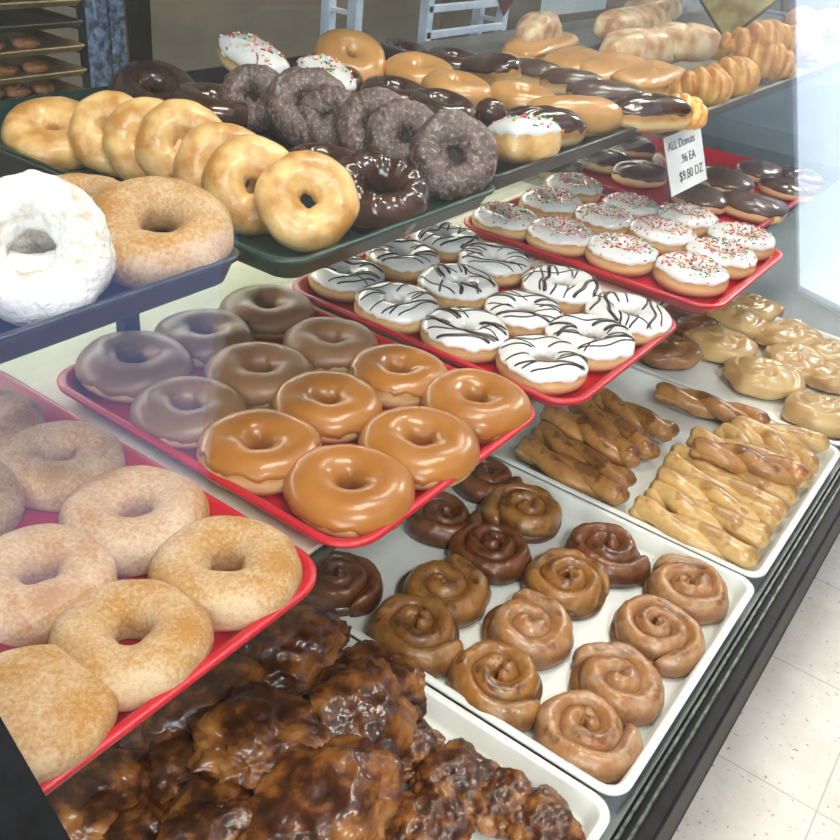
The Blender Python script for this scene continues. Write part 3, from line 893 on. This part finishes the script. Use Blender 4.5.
# --- white with drizzle
mk_dr = [iced_ring('drizzled_donut', 'driz', M['dough_cake'], M['white_icing'], [('chocolate_drizzle', lambda r, s=s: drizzle(r, 'chocolate_drizzle', s, 7 + s % 2))], ring=dict(D=.088, H=.029, hole=.0105, seed=s + 20, wob=.045), ice=dict(drip=.3, level=.3, inner=.98 * PI)) for s in range(1, 7)]
dlab = ['white iced donut with thin dark drizzle at the back left corner of its tray', 'white drizzled donut in the back row tucked under the green tray', 'white drizzled donut at the back right with bold dark stripes',
        'white drizzled donut, left column, just in front of the back corner one', 'white donut with dense crossing drizzle lines in the third row', 'white drizzled donut beside the sprinkle tray, third row from the glass',
        'white donut with many parallel thin drizzle lines beside the maple tray', 'white drizzled donut in the middle of the second row from the glass', 'white drizzled donut in the right column, just below the sprinkle tray',
        'white drizzled donut at the front left corner of its tray', 'white drizzled donut in the middle of its front row', 'white drizzled donut at the right end of its front row']
for i, (x, y, z, d) in enumerate(LAYOUT['driz']):
    o = mk_dr[i % 6](); place_flat(o, x, y, z, .0135, ang(i + 40), min(1.04, max(.95, d / .088)))
    tag(o, dlab[i], 'donut', 'white donuts with chocolate drizzle')
# --- white with sprinkles
mk_sp = [iced_ring('sprinkled_donut', 'spr', M['dough_cake'], M['white_icing'], [('sprinkles', lambda r, s=s: sprinkles(r, 'sprinkles', 210, s, 1.2))], ring=dict(D=.088, H=.029, hole=.008, seed=s + 30, wob=.035), ice=dict(drip=.22, level=.38)) for s in range(1, 5)]
slab = ['sprinkled white donut at the back left corner of its red tray', 'sprinkled white donut in the back row, middle', 'sprinkled white donut in the back row against the chocolate donuts',
        'sprinkled white donut in the left column, third row from the glass', 'sprinkled white donut in the centre of the third row from the glass', 'sprinkled white donut, third row from the glass, right column below the price card',
        'sprinkled white donut, left column, second row from the glass', 'sprinkled white donut in the middle of the second row from the glass', 'sprinkled white donut in the right column, second row from the glass',
        'sprinkled white donut at the front left, above the drizzled tray', 'sprinkled white donut in the middle of its front row', 'sprinkled white donut at the front right corner of its tray']
for i, (x, y, z, d) in enumerate(LAYOUT['spr']):
    o = mk_sp[i % 4](); place_flat(o, x, y, z, .0135, ang(i + 80), min(1.03, max(.96, d / .088)))
    tag(o, slab[i], 'donut', 'white donuts with rainbow sprinkles')
# --- chocolate ovals at the far right
mk_co = []
for s in (1, 2):
    b = Bar(.098, .08, .028, s, 2.1, .05); mk_co.append((b.body('dough', M['dough_cake']), b.icing('icing', M['choc_grey'], .1, .2), b.icing('icing', M['dark_choc'], .1, .2)))
clab = ['chocolate iced donut at the back left, under the black pan edge', 'chocolate iced donut second from the left in the back of its tray', 'dark chocolate donut at the back, behind the price card',
        'chocolate iced donut between the sprinkle tray and the price card', 'chocolate iced donut just right of the sprinkle tray, second row', 'chocolate iced donut at the front edge of the far red tray',
        'chocolate iced donut to the right of the price card bottom', 'glossy dark chocolate donut on the front edge, second from the right', 'chocolate iced donut behind the two glossy dark ones', 'glossy dark chocolate donut at the far right end of the red tray']
for i, (x, y, z, d) in enumerate(LAYOUT['choc']):
    b, i1, i2 = mk_co[i % 2]; t = empty('chocolate_donut'); obj('dough', b, t); obj('icing', i2 if i in (0, 1, 2, 7, 9) else i1, t)
    place_flat(t, x, y, z, .0135, .3 * ang(i), min(1.12, max(.92, d / .09)))
    tag(t, clab[i], 'donut', 'chocolate iced donuts on the far red tray')
# --- sugar dusted
mk_su = [Ring(.092, .034, .0095, s + 50, .055, .0006, 90).body('sugar_ring', M['sugar_dough'], 80, 36) for s in range(1, 5)]
sulab = ['sugar dusted ring donut, right column, third from the glass', '', 'sugared ring donut at the front right corner of its red tray, coarse sugar in the hole',
         'large sugared ring donut second from the glass in the middle column', 'sugared ring donut in the middle of the front row', 'sugared donut without visible hole beside the black corner post',
         'sugared ring donut at the back, partly outside the left picture edge', 'sugared ring donut at the left edge, third row from the glass']
sulab[1] = 'sugared ring donut, right column, second from the glass'
sulab[2] = 'sugared ring donut at the front right corner of its red tray'
for i, (x, y, z, d) in enumerate(LAYOUT['sug']):
    if i == 5:
        me = Bar(.09, .088, .034, 5, 2.0, .02).body('sugar_disc', M['sugar_dough'], 64, 28); d = .088
        o = obj('sugared_donut', me); sc = 1
    else:
        o = obj('sugared_donut', mk_su[i % 4]); sc = min(1.03, max(.95, d / .092))
    place_flat(o, x, y, z, .016, ang(i + 120), sc); tag(o, sulab[i], 'donut', 'sugar dusted donuts')

# ================================================================== bottom shelf
mk_ro = {k: [spiral_mesh('coiled_roll', M[k], s, .0495, tu, .028) for s, tu in ((1, 2.2), (2, 2.5), (3, 1.9))] for k in ('roll_tan', 'roll_gold', 'roll_brown')}
rlab = ['tan cinnamon roll at the front left corner of its white tray', 'tan cinnamon roll second from the left along the glass', 'pale tan cinnamon roll third from the left along the glass', 'tan cinnamon roll at the front right corner of its white tray',
        'brown cinnamon roll next to the fritter tray, second row from the glass', 'tan brown cinnamon roll in the second row, second from the left', 'cinnamon roll with shiny top in the second row, third from the left', 'dark brown cinnamon roll at the right end of the second row',
        'golden cinnamon roll with pale side, third row beside the fritter tray', 'shiny golden cinnamon roll with wide coil in the third row', 'dark glossy brown cinnamon roll in the third row', 'golden brown cinnamon roll beside the twist tray, third row',
        'dark cinnamon roll half hidden under the maple donut tray', 'dark cinnamon roll under the tray corner at the far back right', 'dark cinnamon roll between the two red trays at the back left']
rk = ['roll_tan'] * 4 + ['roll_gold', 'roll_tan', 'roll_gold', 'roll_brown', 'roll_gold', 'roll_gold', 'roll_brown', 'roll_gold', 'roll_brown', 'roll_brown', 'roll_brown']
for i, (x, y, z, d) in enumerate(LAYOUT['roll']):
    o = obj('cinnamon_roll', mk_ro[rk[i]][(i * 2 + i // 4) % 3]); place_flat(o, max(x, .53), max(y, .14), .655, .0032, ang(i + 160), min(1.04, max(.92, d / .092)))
    tag(o, rlab[i], 'cinnamon roll', 'cinnamon rolls on the white tray')
mk_fr = [fritter_mesh('fritter_crust', s) for s in range(1, 7)]
flab = ['big dark fritter on top of the pile just below the red tray corner', 'amber fritter on top of the pile, right of the biggest one', 'large fritter at the front of the pile, cut by the bottom picture edge', 'fritter at the pile edge touching the tray divider near the rolls', 'dark fritter under the corner of the sugar donut tray',
        'shadowed dark fritter under the red tray edge', 'small fritter alone near the white tray front, left of two more', 'small narrow fritter between two others at the tray front', 'small fritter at the front right corner of its tray', 'fritter low on the right side of the pile',
        'dark fritter low on the left of the pile', 'dark fritter at the far left bottom beside the black post', 'fritter at the bottom edge, left of the large front one', 'fritter at the bottom edge, right of the large front one', 'deep shadowed fritter at the back left of the pile', 'fritter at the lower left, in front of the far left one']
for i, (x, y, z, d) in enumerate(LAYOUT['frit']):
    o = obj('apple_fritter', mk_fr[i % 6]); sc = max(.6, min(1.05, d / .086)); place_flat(o, x, y, max(z, .674), .02, ang(i + 200), sc)
    if i < 3: o.rotation_euler = (random.Random(i).uniform(-.15, .15), .12, ang(i))
    tag(o, flab[i], 'apple fritter', 'apple fritters in a pile')
TWX = {0: .850, 1: .887, 2: .923, 3: .972, 4: 1.026, 6: .841, 7: .874, 8: .907, 9: .943, 10: .981, 12: 1.019, 13: 1.055, 14: 1.090, 15: 1.124}
mk_tw = {k: [twist_mesh('twisted_dough', M[k], s, turns=tt) for s, tt in ((1, .8), (2, 1.0), (3, 1.2))] for k in ('twist_brown', 'twist_pale')}
tlab = ['brown twist nearest the roll tray divider, rear group', 'brown twist second from the roll tray divider, rear group', 'brown twist lying across the middle of the rear group', 'brown twist fourth in the rear group', 'short plump brown twist under the drizzled tray', 'brown twist lying apart beside the bun tray',
        'pale twist along the roll tray divider, front group', 'pale twist second from the roll tray divider, front group', 'pale twist third from the roll tray divider, front group', 'long pale golden twist in the middle of the front group', 'pale twist with its end at the front glass, middle of the group', 'brown ended twist lying across the top of the pale twists',
        'short twist end sticking out of the pale pile', 'pale twist third from the bun tray, front group', 'pale twist second from the bun tray, front group', 'pale twist closest to the bun tray at the front']
for i, (x0, y0, z0, x1, y1, z1) in enumerate(LAYOUT['twist']):
    k = 'twist_brown' if i < 6 or i == 11 else 'twist_pale'
    o = obj('twist_donut', mk_tw[k][i % 3]); L = math.hypot(x1 - x0, y1 - y0)
    cx, cy = (x0 + x1) / 2, (y0 + y1) / 2; hl = max(.13, min(.165, L)) / 2
    cx = TWX.get(i, cx)                                           # laid side by side, just touching
    if cy - hl < .092: cy = .092 + hl
    o.location = (cx, cy, z0 - .018 + .001); o.rotation_euler = (0, 0, math.atan2(y1 - y0, x1 - x0)); sc = 2 * hl / .155; o.scale = (sc, 1, 1)
    tag(o, tlab[i], 'twist donut', 'twisted donuts on the white tray')
mk_bu = {k: [bun_mesh('bun_dough', M[k], s, .1) for s in (1, 2, 3)] for k in ('bun_pale', 'bun_red')}
blab = ['reddish glazed bun under the drizzled tray corner', 'dark glazed bun under the sprinkle tray edge', 'pale glazed bun in the back row, second from the left', 'tan glazed bun behind the twist tray divider', 'pale glazed bun in the middle of its tray', 'plump pale bun against the twist tray divider', 'pale bun at the back right picture edge', 'pale bun on the right picture edge, second from the front', 'large pale knotted bun at the front right corner', 'pale bun between the two middle rows', 'tan bun beside the reddish one, towards the right', 'pale bun in the back corner next to the grey shelf']
for i, (x, y, z, d) in enumerate(LAYOUT['bun']):
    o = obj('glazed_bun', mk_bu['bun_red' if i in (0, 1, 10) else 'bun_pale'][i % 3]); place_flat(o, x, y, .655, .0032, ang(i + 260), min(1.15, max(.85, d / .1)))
    tag(o, blab[i], 'bun', 'glazed buns on the far white tray')

# ================================================================== top shelf
TOP = {t[0]: t[1:] for t in LAYOUT['top']}
CAMW = Vector((0, 0, 1.27))
powd = [Ring(.1, .040, .0155, s + 60, .08, .0022, 85).body('powdered_ring', M['powder'], 96, 44) for s in (1, 2)]
glaz = [Ring(.084, .032, .0062, s + 70, .06, .0009, 50).body('glazed_ring', M['glazed'], 72, 32) for s in range(1, 4)]
oldf = [Ring(.082, .031, .0065, s + 80, .08, .0018, 80, crack=.0016).body('old_fashioned_ring', M['oldfash'], 110, 48) for s in range(1, 4)]
glos = [Ring(.088, .029, .0085, s + 90, .06).body('chocolate_ring', M['dark_choc'], 72, 30) for s in (1, 2)]
crul = Ring(.084, .036, .013, 95, .03, 0, 60, 11, .07).body('cruller_ring', M['dark_choc'], 130, 36)
mapl = [Ring(.09, .03, .005, s + 97, .07).body('maple_ring', M['maple_pale'], 72, 30) for s in (1, 2)]
def T_(key, name, me, nrm, hc, D0, label, cat, group=None, spin=0.0, D=None, dz=0.0):
    x, y, z, d = TOP[key]; o = obj(name, me) if not callable(me) else me()
    place_tilt(o, (x, y, z + dz), nrm, hc, spin, (D or d) / D0)
    return tag(o, label, cat, group)
T_('powA', 'powdered_donut', powd[0], (-.55, -.5, .62), .020, .1, 'large white powdered ring donut leaning at the left picture edge', 'donut', 'powdered donuts', .4)
T_('powB', 'powdered_donut', powd[1], (-.1, 0, 1), .019, .1, 'powdered donut lying flat, seen through the hole of the larger one', 'donut', 'powdered donuts', 1, .092)
T_('sugA', 'sugared_donut', Ring(.092, .034, .0115, 58, .06, .0006, 90).body('sugar_ring', M['sugar_dough'], 80, 36), (-.18, -.22, .95), .017, .092, 'tilted sugared ring donut on the black pan beside the powdered one', 'donut', None, .5)
T_('sugB', 'sugared_donut', mk_su[1], (0, 0, 1), .019, .092, 'sugared donut hidden flat behind the tilted one', 'donut', None, 0, .086)
GN = 'glazed ring donuts leaning in a row'
T_('g1', 'glazed_donut', glaz[0], (-.2, -.25, .95), .016, .084, 'leftmost glazed ring donut, lying nearly flat at the back', 'donut', GN, .2, .09)
for k, n_, lb in (('g2', (-.62, -.5, .5), 'glazed ring donut second from the left in the leaning row'), ('g3', (-.6, -.52, .5), 'glazed ring donut third from the left in the leaning row'), ('g4', (-.58, -.55, .5), 'glazed ring donut in the middle of the leaning row'), ('g5', (-.58, -.55, .5), 'glazed ring donut behind the two frontmost leaning ones'), ('g6', (-.58, -.55, .55), 'glazed ring donut second nearest the glass, dark showing through its hole'), ('g7', (-.52, -.6, .6), 'frontmost glazed ring donut facing the viewer on the green tray')):
    T_(k, 'glazed_donut', glaz[int(k[1]) % 3], n_, .016, .084, lb, 'donut', GN, ang(int(k[1])), TOP[k][3] + .003)
CG = 'glossy chocolate donuts on the top shelf'
T_('gl1', 'chocolate_donut', glos[0], (-.25, -.3, .9), .016, .088, 'glossy dark chocolate ring donut at the back beside the post', 'donut', CG, 0, .094)
T_('gl2', 'chocolate_donut', glos[1], (.1, -.1, 1), .016, .088, 'glossy chocolate ring donut lying behind the glazed row', 'donut', CG, 0, .094)
T_('gl3', 'chocolate_donut', glos[0], (0, -.1, 1), .016, .088, 'glossy chocolate donut peeking out behind the front glazed one', 'donut', CG, 1, .074)
T_('cr', 'chocolate_cruller', crul, (-.2, -.25, .95), .018, .084, 'ridged shiny chocolate cruller beside the front glazed donut', 'cruller', None, 0, .086)
OG = 'old fashioned chocolate donuts standing in a row'
for k, n_, lb, D in (('o1', (-.62, -.5, .45), 'cracked chocolate donut at the far back of the standing row', .076), ('o2', (-.5, -.55, .55), 'cracked chocolate donut second from the back with wide hole', .086), ('o3', (-.75, -.4, .4), 'cracked chocolate donut third from the back, seen edge on', .07), ('o4', (-.7, -.45, .45), 'cracked chocolate donut in the middle, leaning on the next', .08), ('o5', (-.6, -.5, .5), 'cracked chocolate donut behind the frontmost one', .08), ('o6', (-.6, -.58, .5), 'frontmost cracked chocolate donut facing the viewer at the tray corner', .084)):
    T_(k, 'old_fashioned_donut', oldf[int(k[1]) % 3], n_, .015, .082, lb, 'donut', OG, ang(int(k[1]) + 9), TOP[k][3] + .002)
def bar_thing(name, key, seed, W, H, ice, label, cat, group=None, tilt=(0, 0, 1), spr=0, body='dough_cake', ex=2.6, level=.12, k=1.0):
    x, y, z, L, rz = LAYOUT['bars'][key]; L *= k
    b = Bar(L, W, H, seed, ex, .04); t = empty(name); obj('dough', b.body('dough', M[body]), t)
    obj('icing', b.icing('icing', M[ice], level, .22), t)
    if spr:
        class Fake:
            def P(s, u, v, off): return b.P(u, min(v, PI - v) if v > PI / 2 else v, off)
        so = obj('sprinkles', sprinkles(Fake(), 'sprinkles', spr, seed, 1.7), t); so['kind'] = 'stuff'
    tl = Vector(tilt).normalized()
    t.rotation_euler = (Vector((0, 0, 1)).rotation_difference(tl).to_matrix().to_4x4() @ Matrix.Rotation(rz, 4, 'Z')).to_euler()
    t.location = Vector((x, y, z)) - tl * H / 2
    return tag(t, label, cat, group)
bar_thing('sprinkled_bar', 's1', 1, .055, .036, 'white_icing', 'white iced sprinkled donut perched at the far back left', 'donut', None, (-.1, -.3, .95), 70)
bar_thing('sprinkled_bar', 's2', 2, .055, .034, 'white_icing', 'white sprinkled donut half hidden behind the cracked chocolate ones', 'donut', None, (-.1, -.2, 1), 70)
bar_thing('sprinkled_bar', 's3', 3, .06, .044, 'white_icing', 'white iced donut with red and green sprinkles at the pan front edge', 'donut', None, (.1, .22, 1), 50, 'glazed', 2.4, .2)
MG = 'maple ring donuts on the top shelf'
T_('m1', 'maple_donut', mapl[0], (-.3, -.45, .85), .017, .09, 'tilted maple ring donut at the very back of the pan', 'donut', MG, 0, .094)
T_('m2', 'maple_donut', mapl[1], (-.1, -.15, 1), .017, .09, 'maple ring donut in front of the tilted one, to its right', 'donut', MG, 1, .094)
T_('m3', 'maple_donut', mapl[0], (0, -.1, 1), .017, .09, 'maple ring donut overlapping its right neighbour, centre of the pan', 'donut', MG, 2, .09)
T_('m4', 'maple_donut', mapl[1], (0, -.1, 1), .017, .09, 'maple ring donut behind the dark chocolate bar', 'donut', MG, 3, .09)
T_('hole', 'donut_hole', Bar(.033, .033, .032, 3, 2, .03).body('donut_ball', M['dark_choc'], 32, 16), (0, 0, 1), .016, .033, 'small round chocolate donut hole behind the frontmost cracked donut', 'donut hole')
CH = 'chocolate iced donuts in the black pan'
for key, lb in (('c1', 'grey brown chocolate donut behind the white sprinkled slice'), ('c2', 'chocolate donut between the cracked row and the maple rings'), ('c3', 'chocolate donut at the far back right of the tilted maple ring'), ('c4', 'chocolate donut at the very back, farthest right of the dark rings'), ('c7', 'dark chocolate donut just behind the frontmost cracked donut')):
    T_(key, 'chocolate_donut', glos[ord(key[1]) % 2], (0, -.12, 1), .016, .088, lb, 'donut', CH, .6, .086)
bar_thing('chocolate_bar', 'c5', 11, .055, .042, 'dark_choc', 'shiny dark chocolate bar with a bare tan side at the back', 'donut', CH, (-.1, .2, 1))
bar_thing('chocolate_bar', 'c6', 12, .055, .036, 'choc_grey', 'grey brown chocolate bar right of the shiny dark one', 'donut', CH)
bar_thing('chocolate_bar', 'c11', 17, .055, .036, 'choc_grey', 'grey brown chocolate bar below the maple bars, left of the larger one', 'donut', CH)
bar_thing('chocolate_bar', 'c8', 13, .062, .036, 'choc_grey', 'large grey brown chocolate bar behind the puffy maple bar', 'donut', CH)
bar_thing('chocolate_bar', 'c9', 14, .055, .040, 'dark_choc', 'chocolate bar with pale side above the price card', 'donut', CH)
bar_thing('chocolate_bar', 'c10', 15, .055, .042, 'dark_choc', 'glossy dark chocolate bar behind the white sprinkled one', 'donut', CH)
bar_thing('maple_bar', 'm5', 16, .055, .042, 'maple_pale', 'puffy maple bar at the pan front edge', 'donut', None, (0, 0, 1), 0, 'glazed', 2.6, -.5)
BG = 'maple bars on the far pan'
for key, lb in (('b1', 'longest maple bar at the back left of the far pan'), ('b2', 'maple bar second from the back of the far pan'), ('b3', 'maple bar third from the back of the far pan'), ('b4', 'maple bar nearest the glass on the far pan')):
    bar_thing('maple_bar', key, ord(key[1]), .075, .034, 'maple_pale', lb, 'donut', BG, (0, -.08, 1), ex=3.4, k=1.1)
for key, W_, lb in (('p1', .06, 'short browned filled roll at the left end of the rolls'), ('p2', .075, 'long browned roll dusted with sugar at the back of the far pan'), ('p3', .07, 'long dusted roll in front of the longest one'), ('p4', .075, 'pale ended dusted roll to the right of the others'), ('p5', .07, 'dusted roll at the very back beside the menu photo')):
    x, y, z, L, rz = LAYOUT['bars'][key]
    o = obj('filled_roll', Bar(L, W_, .055, ord(key[1]), 2.6, .07).body('roll_dough', M['cream_roll'], 64, 26)); o.location = (x, y, z - .0275); o.rotation_euler = (0, 0, rz)
    tag(o, lb, 'pastry', 'dusted rolls on the far pan')
cro = [croissant_mesh('croissant_dough', s) for s in (1, 2, 3)]
for key, rz, sc, lb in (('k1', 2.5, 1.2, 'golden croissant behind the price card'), ('k2', 2.2, 1.0, 'golden croissant at the pan edge left of the others'), ('k3', 2.7, 1.3, 'golden croissant on the pan edge, third from the left'), ('k4', 2.0, 1.4, 'golden croissant in the middle of the croissant row'), ('k5', 1.1, 1.4, 'golden croissant near the bright window reflection'), ('k6', 2.4, 1.4, 'golden croissant behind the others at the pan back'), ('k7', 1.3, 1.4, 'farthest golden croissant at the right end'), ('k8', 2.6, 1.35, 'golden croissant stacked on two others in the middle'), ('k9', .6, 1.3, 'golden croissant stacked near the right end')):
    x, y, z, d = TOP[key]; o = obj('croissant', cro[int(key[1]) % 3]); o.location = (x, y, z - .02); o.rotation_euler = (0, 0, rz); o.scale = (sc,) * 3
    tag(o, lb, 'croissant', 'croissants at the far end')

# ================================================================== signs
def lettering(name, txt, size, mat, parent, loc, bold=.0, ext=.0002):
    c = bpy.data.curves.new(name, 'FONT'); c.body = txt; c.size = size; c.extrude = ext; c.offset = bold
    o = bpy.data.objects.new('tmp', c); COL.objects.link(o); bpy.context.view_layer.update()
    me = bpy.data.meshes.new_from_object(o.evaluated_get(bpy.context.evaluated_depsgraph_get())); bpy.data.objects.remove(o)
    me.materials.clear(); me.materials.append(mat)
    p = obj(name, me, parent); p.location = loc; p.rotation_euler = (PI / 2, 0, 0)
    return p
sg = tag(empty('price_card', (1.205, .399, .96)), 'white donut price card in a clear sleeve hanging below the top shelf', 'price sign')
sg.rotation_euler = (Matrix.Rotation(-.092, 4, 'Z') @ Matrix.Rotation(-.395, 4, 'X') @ Matrix.Rotation(-.056, 4, 'Y')).to_euler()
box('card', (-.0517, -.0004, -.0373), (.0517, .0004, .0373), M['card'], sg)
box('plastic_sleeve', (-.060, .0006, -.052), (.056, .0014, .050), M['sleeve'], sg)
lettering('lettering', 'ALL Donuts', .0155, M['ink'], sg, (-.046, -.0008, .019))
lettering('lettering', '.96 EA', .016, M['ink'], sg, (-.016, -.0008, -.002))
lettering('lettering', '$9.80 DZ', .0175, M['ink'], sg, (-.026, -.0008, -.024))
# menu photo hung cornerwise among the croissants
ph = tag(empty('menu_photo', (1.9, .611, 1.013)), 'yellow green food photo card hung on one corner above the croissants', 'picture')
bm = bmesh.new(); e1 = Vector((0, -.67, .745)).normalized(); e2 = Vector((0, .62, .785)); e2 = (e2 - e1 * e2.dot(e1)).normalized(); nn = e1.cross(e2).normalized()
def slab(a0, a1, b0, b1, n0, n1, name, mat):
    bm = bmesh.new(); vs = [bm.verts.new(e1 * a + e2 * b + nn * n) for a in (a0, a1) for b in (b0, b1) for n in (n0, n1)]
    for f in ((0, 1, 3, 2), (4, 6, 7, 5), (0, 4, 5, 1), (2, 3, 7, 6), (0, 2, 6, 4), (1, 5, 7, 3)): bm.faces.new([vs[i] for i in f])
    return obj(name, bm_mesh(name, bm, mat), ph)
slab(0, .17, 0, .2, -.001, .001, 'photo_border', M['photo_edge'])
slab(.006, .164, .006, .194, -.0016, .0016, 'photo_print', M['photo'])
rd_ = tag(box('diamond_sign', (-.05, -.0015, -.05), (.05, .0015, .05), M['paint_red']), 'small maroon diamond shaped card on the rear glass door', 'sign')
rd_.location = (1.535, .9, 1.105); rd_.rotation_euler = (0, PI / 4, 0)
nt = tag(box('notice', (-.14, -.001, -.06), (.14, .001, .06), M['pale_blue']), 'pale blue and white notice taped on the rear glass door', 'notice')
nt.location = (1.81, .9, 1.085)

# ================================================================== racks behind the counter
def rack(label, x0, x1, y0, y1, ztop, post, pans, mats, group=None, th=.03):
    t = tag(empty('bakers_rack', ((x0 + x1) / 2, (y0 + y1) / 2, 0)), label, 'rack', group); ox, oy = t.location.x, t.location.y
    for x in (x0, x1 - th):
        for y in (y0, y1 - th):
            box('post', (x - ox, y - oy, 0), (x + th - ox, y + th - oy, ztop), mats[0], t, .003)
    for z in pans:
        for x in (x0 + th * .2, x1 - th * .8):
            box('pan_runner', (x - ox, y0 + th - oy, z - .012), (x + th * .6 - ox, y1 - th - oy, z - .002), mats[1], t)
    return t
PZ = [.79, .83, .875, .918, .956, 1.0, 1.045]
rack('dark baking rack with sheet pans standing behind the open case back', .56, 1.20, 1.60, 2.1, 1.75, None, PZ, (M['dark_rack'], M['dark_rack']))
pl = ['lowest', 'second lowest', 'third lowest', 'middle', 'third highest', 'second highest', 'top']
for i, z in enumerate(PZ):
    tray('sheet_pan', pl[i] + ' metal sheet pan in the dark baking rack', 'pan', .60, 1.165, 1.595, 2.06, z, .012, M['rack_metal'] if i != 3 else M['dark_rack'], 'sheet pans in the dark rack', flare=.004, rim=.004, r=.012)
bl = bun_mesh('bun_crust', M['bun_brown'], 4, .075)
words_ = ('left', 'middle', 'right')
for pi, xs in ((0, (.985, 1.045, 1.10)), (2, (1.0, 1.075)), (1, (1.02, 1.09))):
    for j, x in enumerate(xs):
        o = obj('baked_bun', bl); place_flat(o, x, 1.66, PZ[pi] + .003, .0032, j * 2.1, .72)
        tag(o, 'small brown bun, %s of those on the %s sheet pan' % (words_[j] if len(xs) == 3 else words_[j * 2], pl[pi]), 'bun', 'buns on the sheet pans')
rk2 = rack('pale blue white rack with sloping shelves far behind the glass door', 1.985, 2.76, 1.60, 1.72, 1.7, None, [.72, .78, .84, .90, .96, 1.02], (M['white_rack'], M['white_rack']))
for z in (.74, .81, .88, .95, 1.02): box('shelf_bar', (-.06, -.06, z), (.36, -.045, z + .02), M['white_rack'], rk2, .002)
box('post', (-.065, -.06, 0), (-.035, -.03, 1.7), M['white_rack'], rk2, .003)

# ================================================================== light
W = bpy.data.worlds.new('sky'); S.world = W; W.use_nodes = True
wt = W.node_tree; bg = wt.nodes['Background']
tc = wt.nodes.new('ShaderNodeTexCoord'); sp = wt.nodes.new('ShaderNodeSeparateXYZ'); rp = wt.nodes.new('ShaderNodeValToRGB')
wt.links.new(tc.outputs['Generated'], sp.inputs[0]); wt.links.new(sp.outputs[2], rp.inputs[0]); wt.links.new(rp.outputs[0], bg.inputs[0])
rp.color_ramp.elements[0].position = .0; rp.color_ramp.elements[0].color = (.82, .93, 1, 1)
rp.color_ramp.elements[1].position = .75; rp.color_ramp.elements[1].color = (.21, .29, .68, 1)
e = rp.color_ramp.elements.new(.3); e.color = (.55, .68, .88, 1)
bg.inputs[1].default_value = 3.2
def lamp(name, loc, rot, sx, sy, power, col, label, cat='lamp'):
    l = bpy.data.lights.new(name, 'AREA'); l.shape = 'RECTANGLE'; l.size = sx; l.size_y = sy; l.energy = power; l.color = col
    o = bpy.data.objects.new(name, l); COL.objects.link(o); o.location = loc; o.rotation_euler = rot
    return tag(o, label, cat)
lamp('window_daylight', (-3.2, -1.6, 1.5), (0, -PI / 2, 0), 2.0, 3.3, 170, (.9, .96, 1), 'daylight standing in the left shop window, outside the picture', 'daylight')  # area lamp added to fill under the shelves from the left
lamp('ceiling_light', (.9, .2, 2.88), (0, 0, 0), 1.2, .3, 30, (1, .94, .84), 'long fluorescent ceiling light over the customer side, outside the picture')
lamp('ceiling_light', (2.6, .9, 2.88), (0, 0, 0), 1.2, .3, 30, (1, .94, .84), 'long fluorescent ceiling light over the far end, outside the picture')
lamp('ceiling_light', (-.6, -1.2, 2.88), (0, 0, 0), 1.2, .6, 55, (1, .96, .9), 'wide ceiling light behind the viewer, outside the picture')

lamp('ceiling_light', (4.2, .2, 2.88), (0, 0, 0), 1.2, .6, 90, (1, .96, .9), 'ceiling light near the storefront, outside the picture')  # extra lamp, brightens the wall mirrored in the front glass
lamp('shelf_light', (1.15, .80, .988), (-.35, 0, 0), 2.2, .03, 4, (1, .95, .82), 'strip light fixed under the top shelf, hidden behind the pans')

# ================================================================== camera
cd = bpy.data.cameras.new('camera'); cam = bpy.data.objects.new('camera', cd); COL.objects.link(cam)
cd.sensor_width = 36; cd.lens = 915 / 840 * 36; cd.clip_start = .02; cd.clip_end = 60
m = Matrix(CAM_AXES).transposed().to_4x4(); m.translation = (0, 0, 1.27); cam.matrix_world = m
S.camera = cam
vs = S.view_settings
S.display_settings.display_device = 'sRGB'
vs.view_transform = 'Standard'; vs.look = 'None'; vs.gamma = 1; vs.use_curve_mapping = False
vs.exposure = 0.0
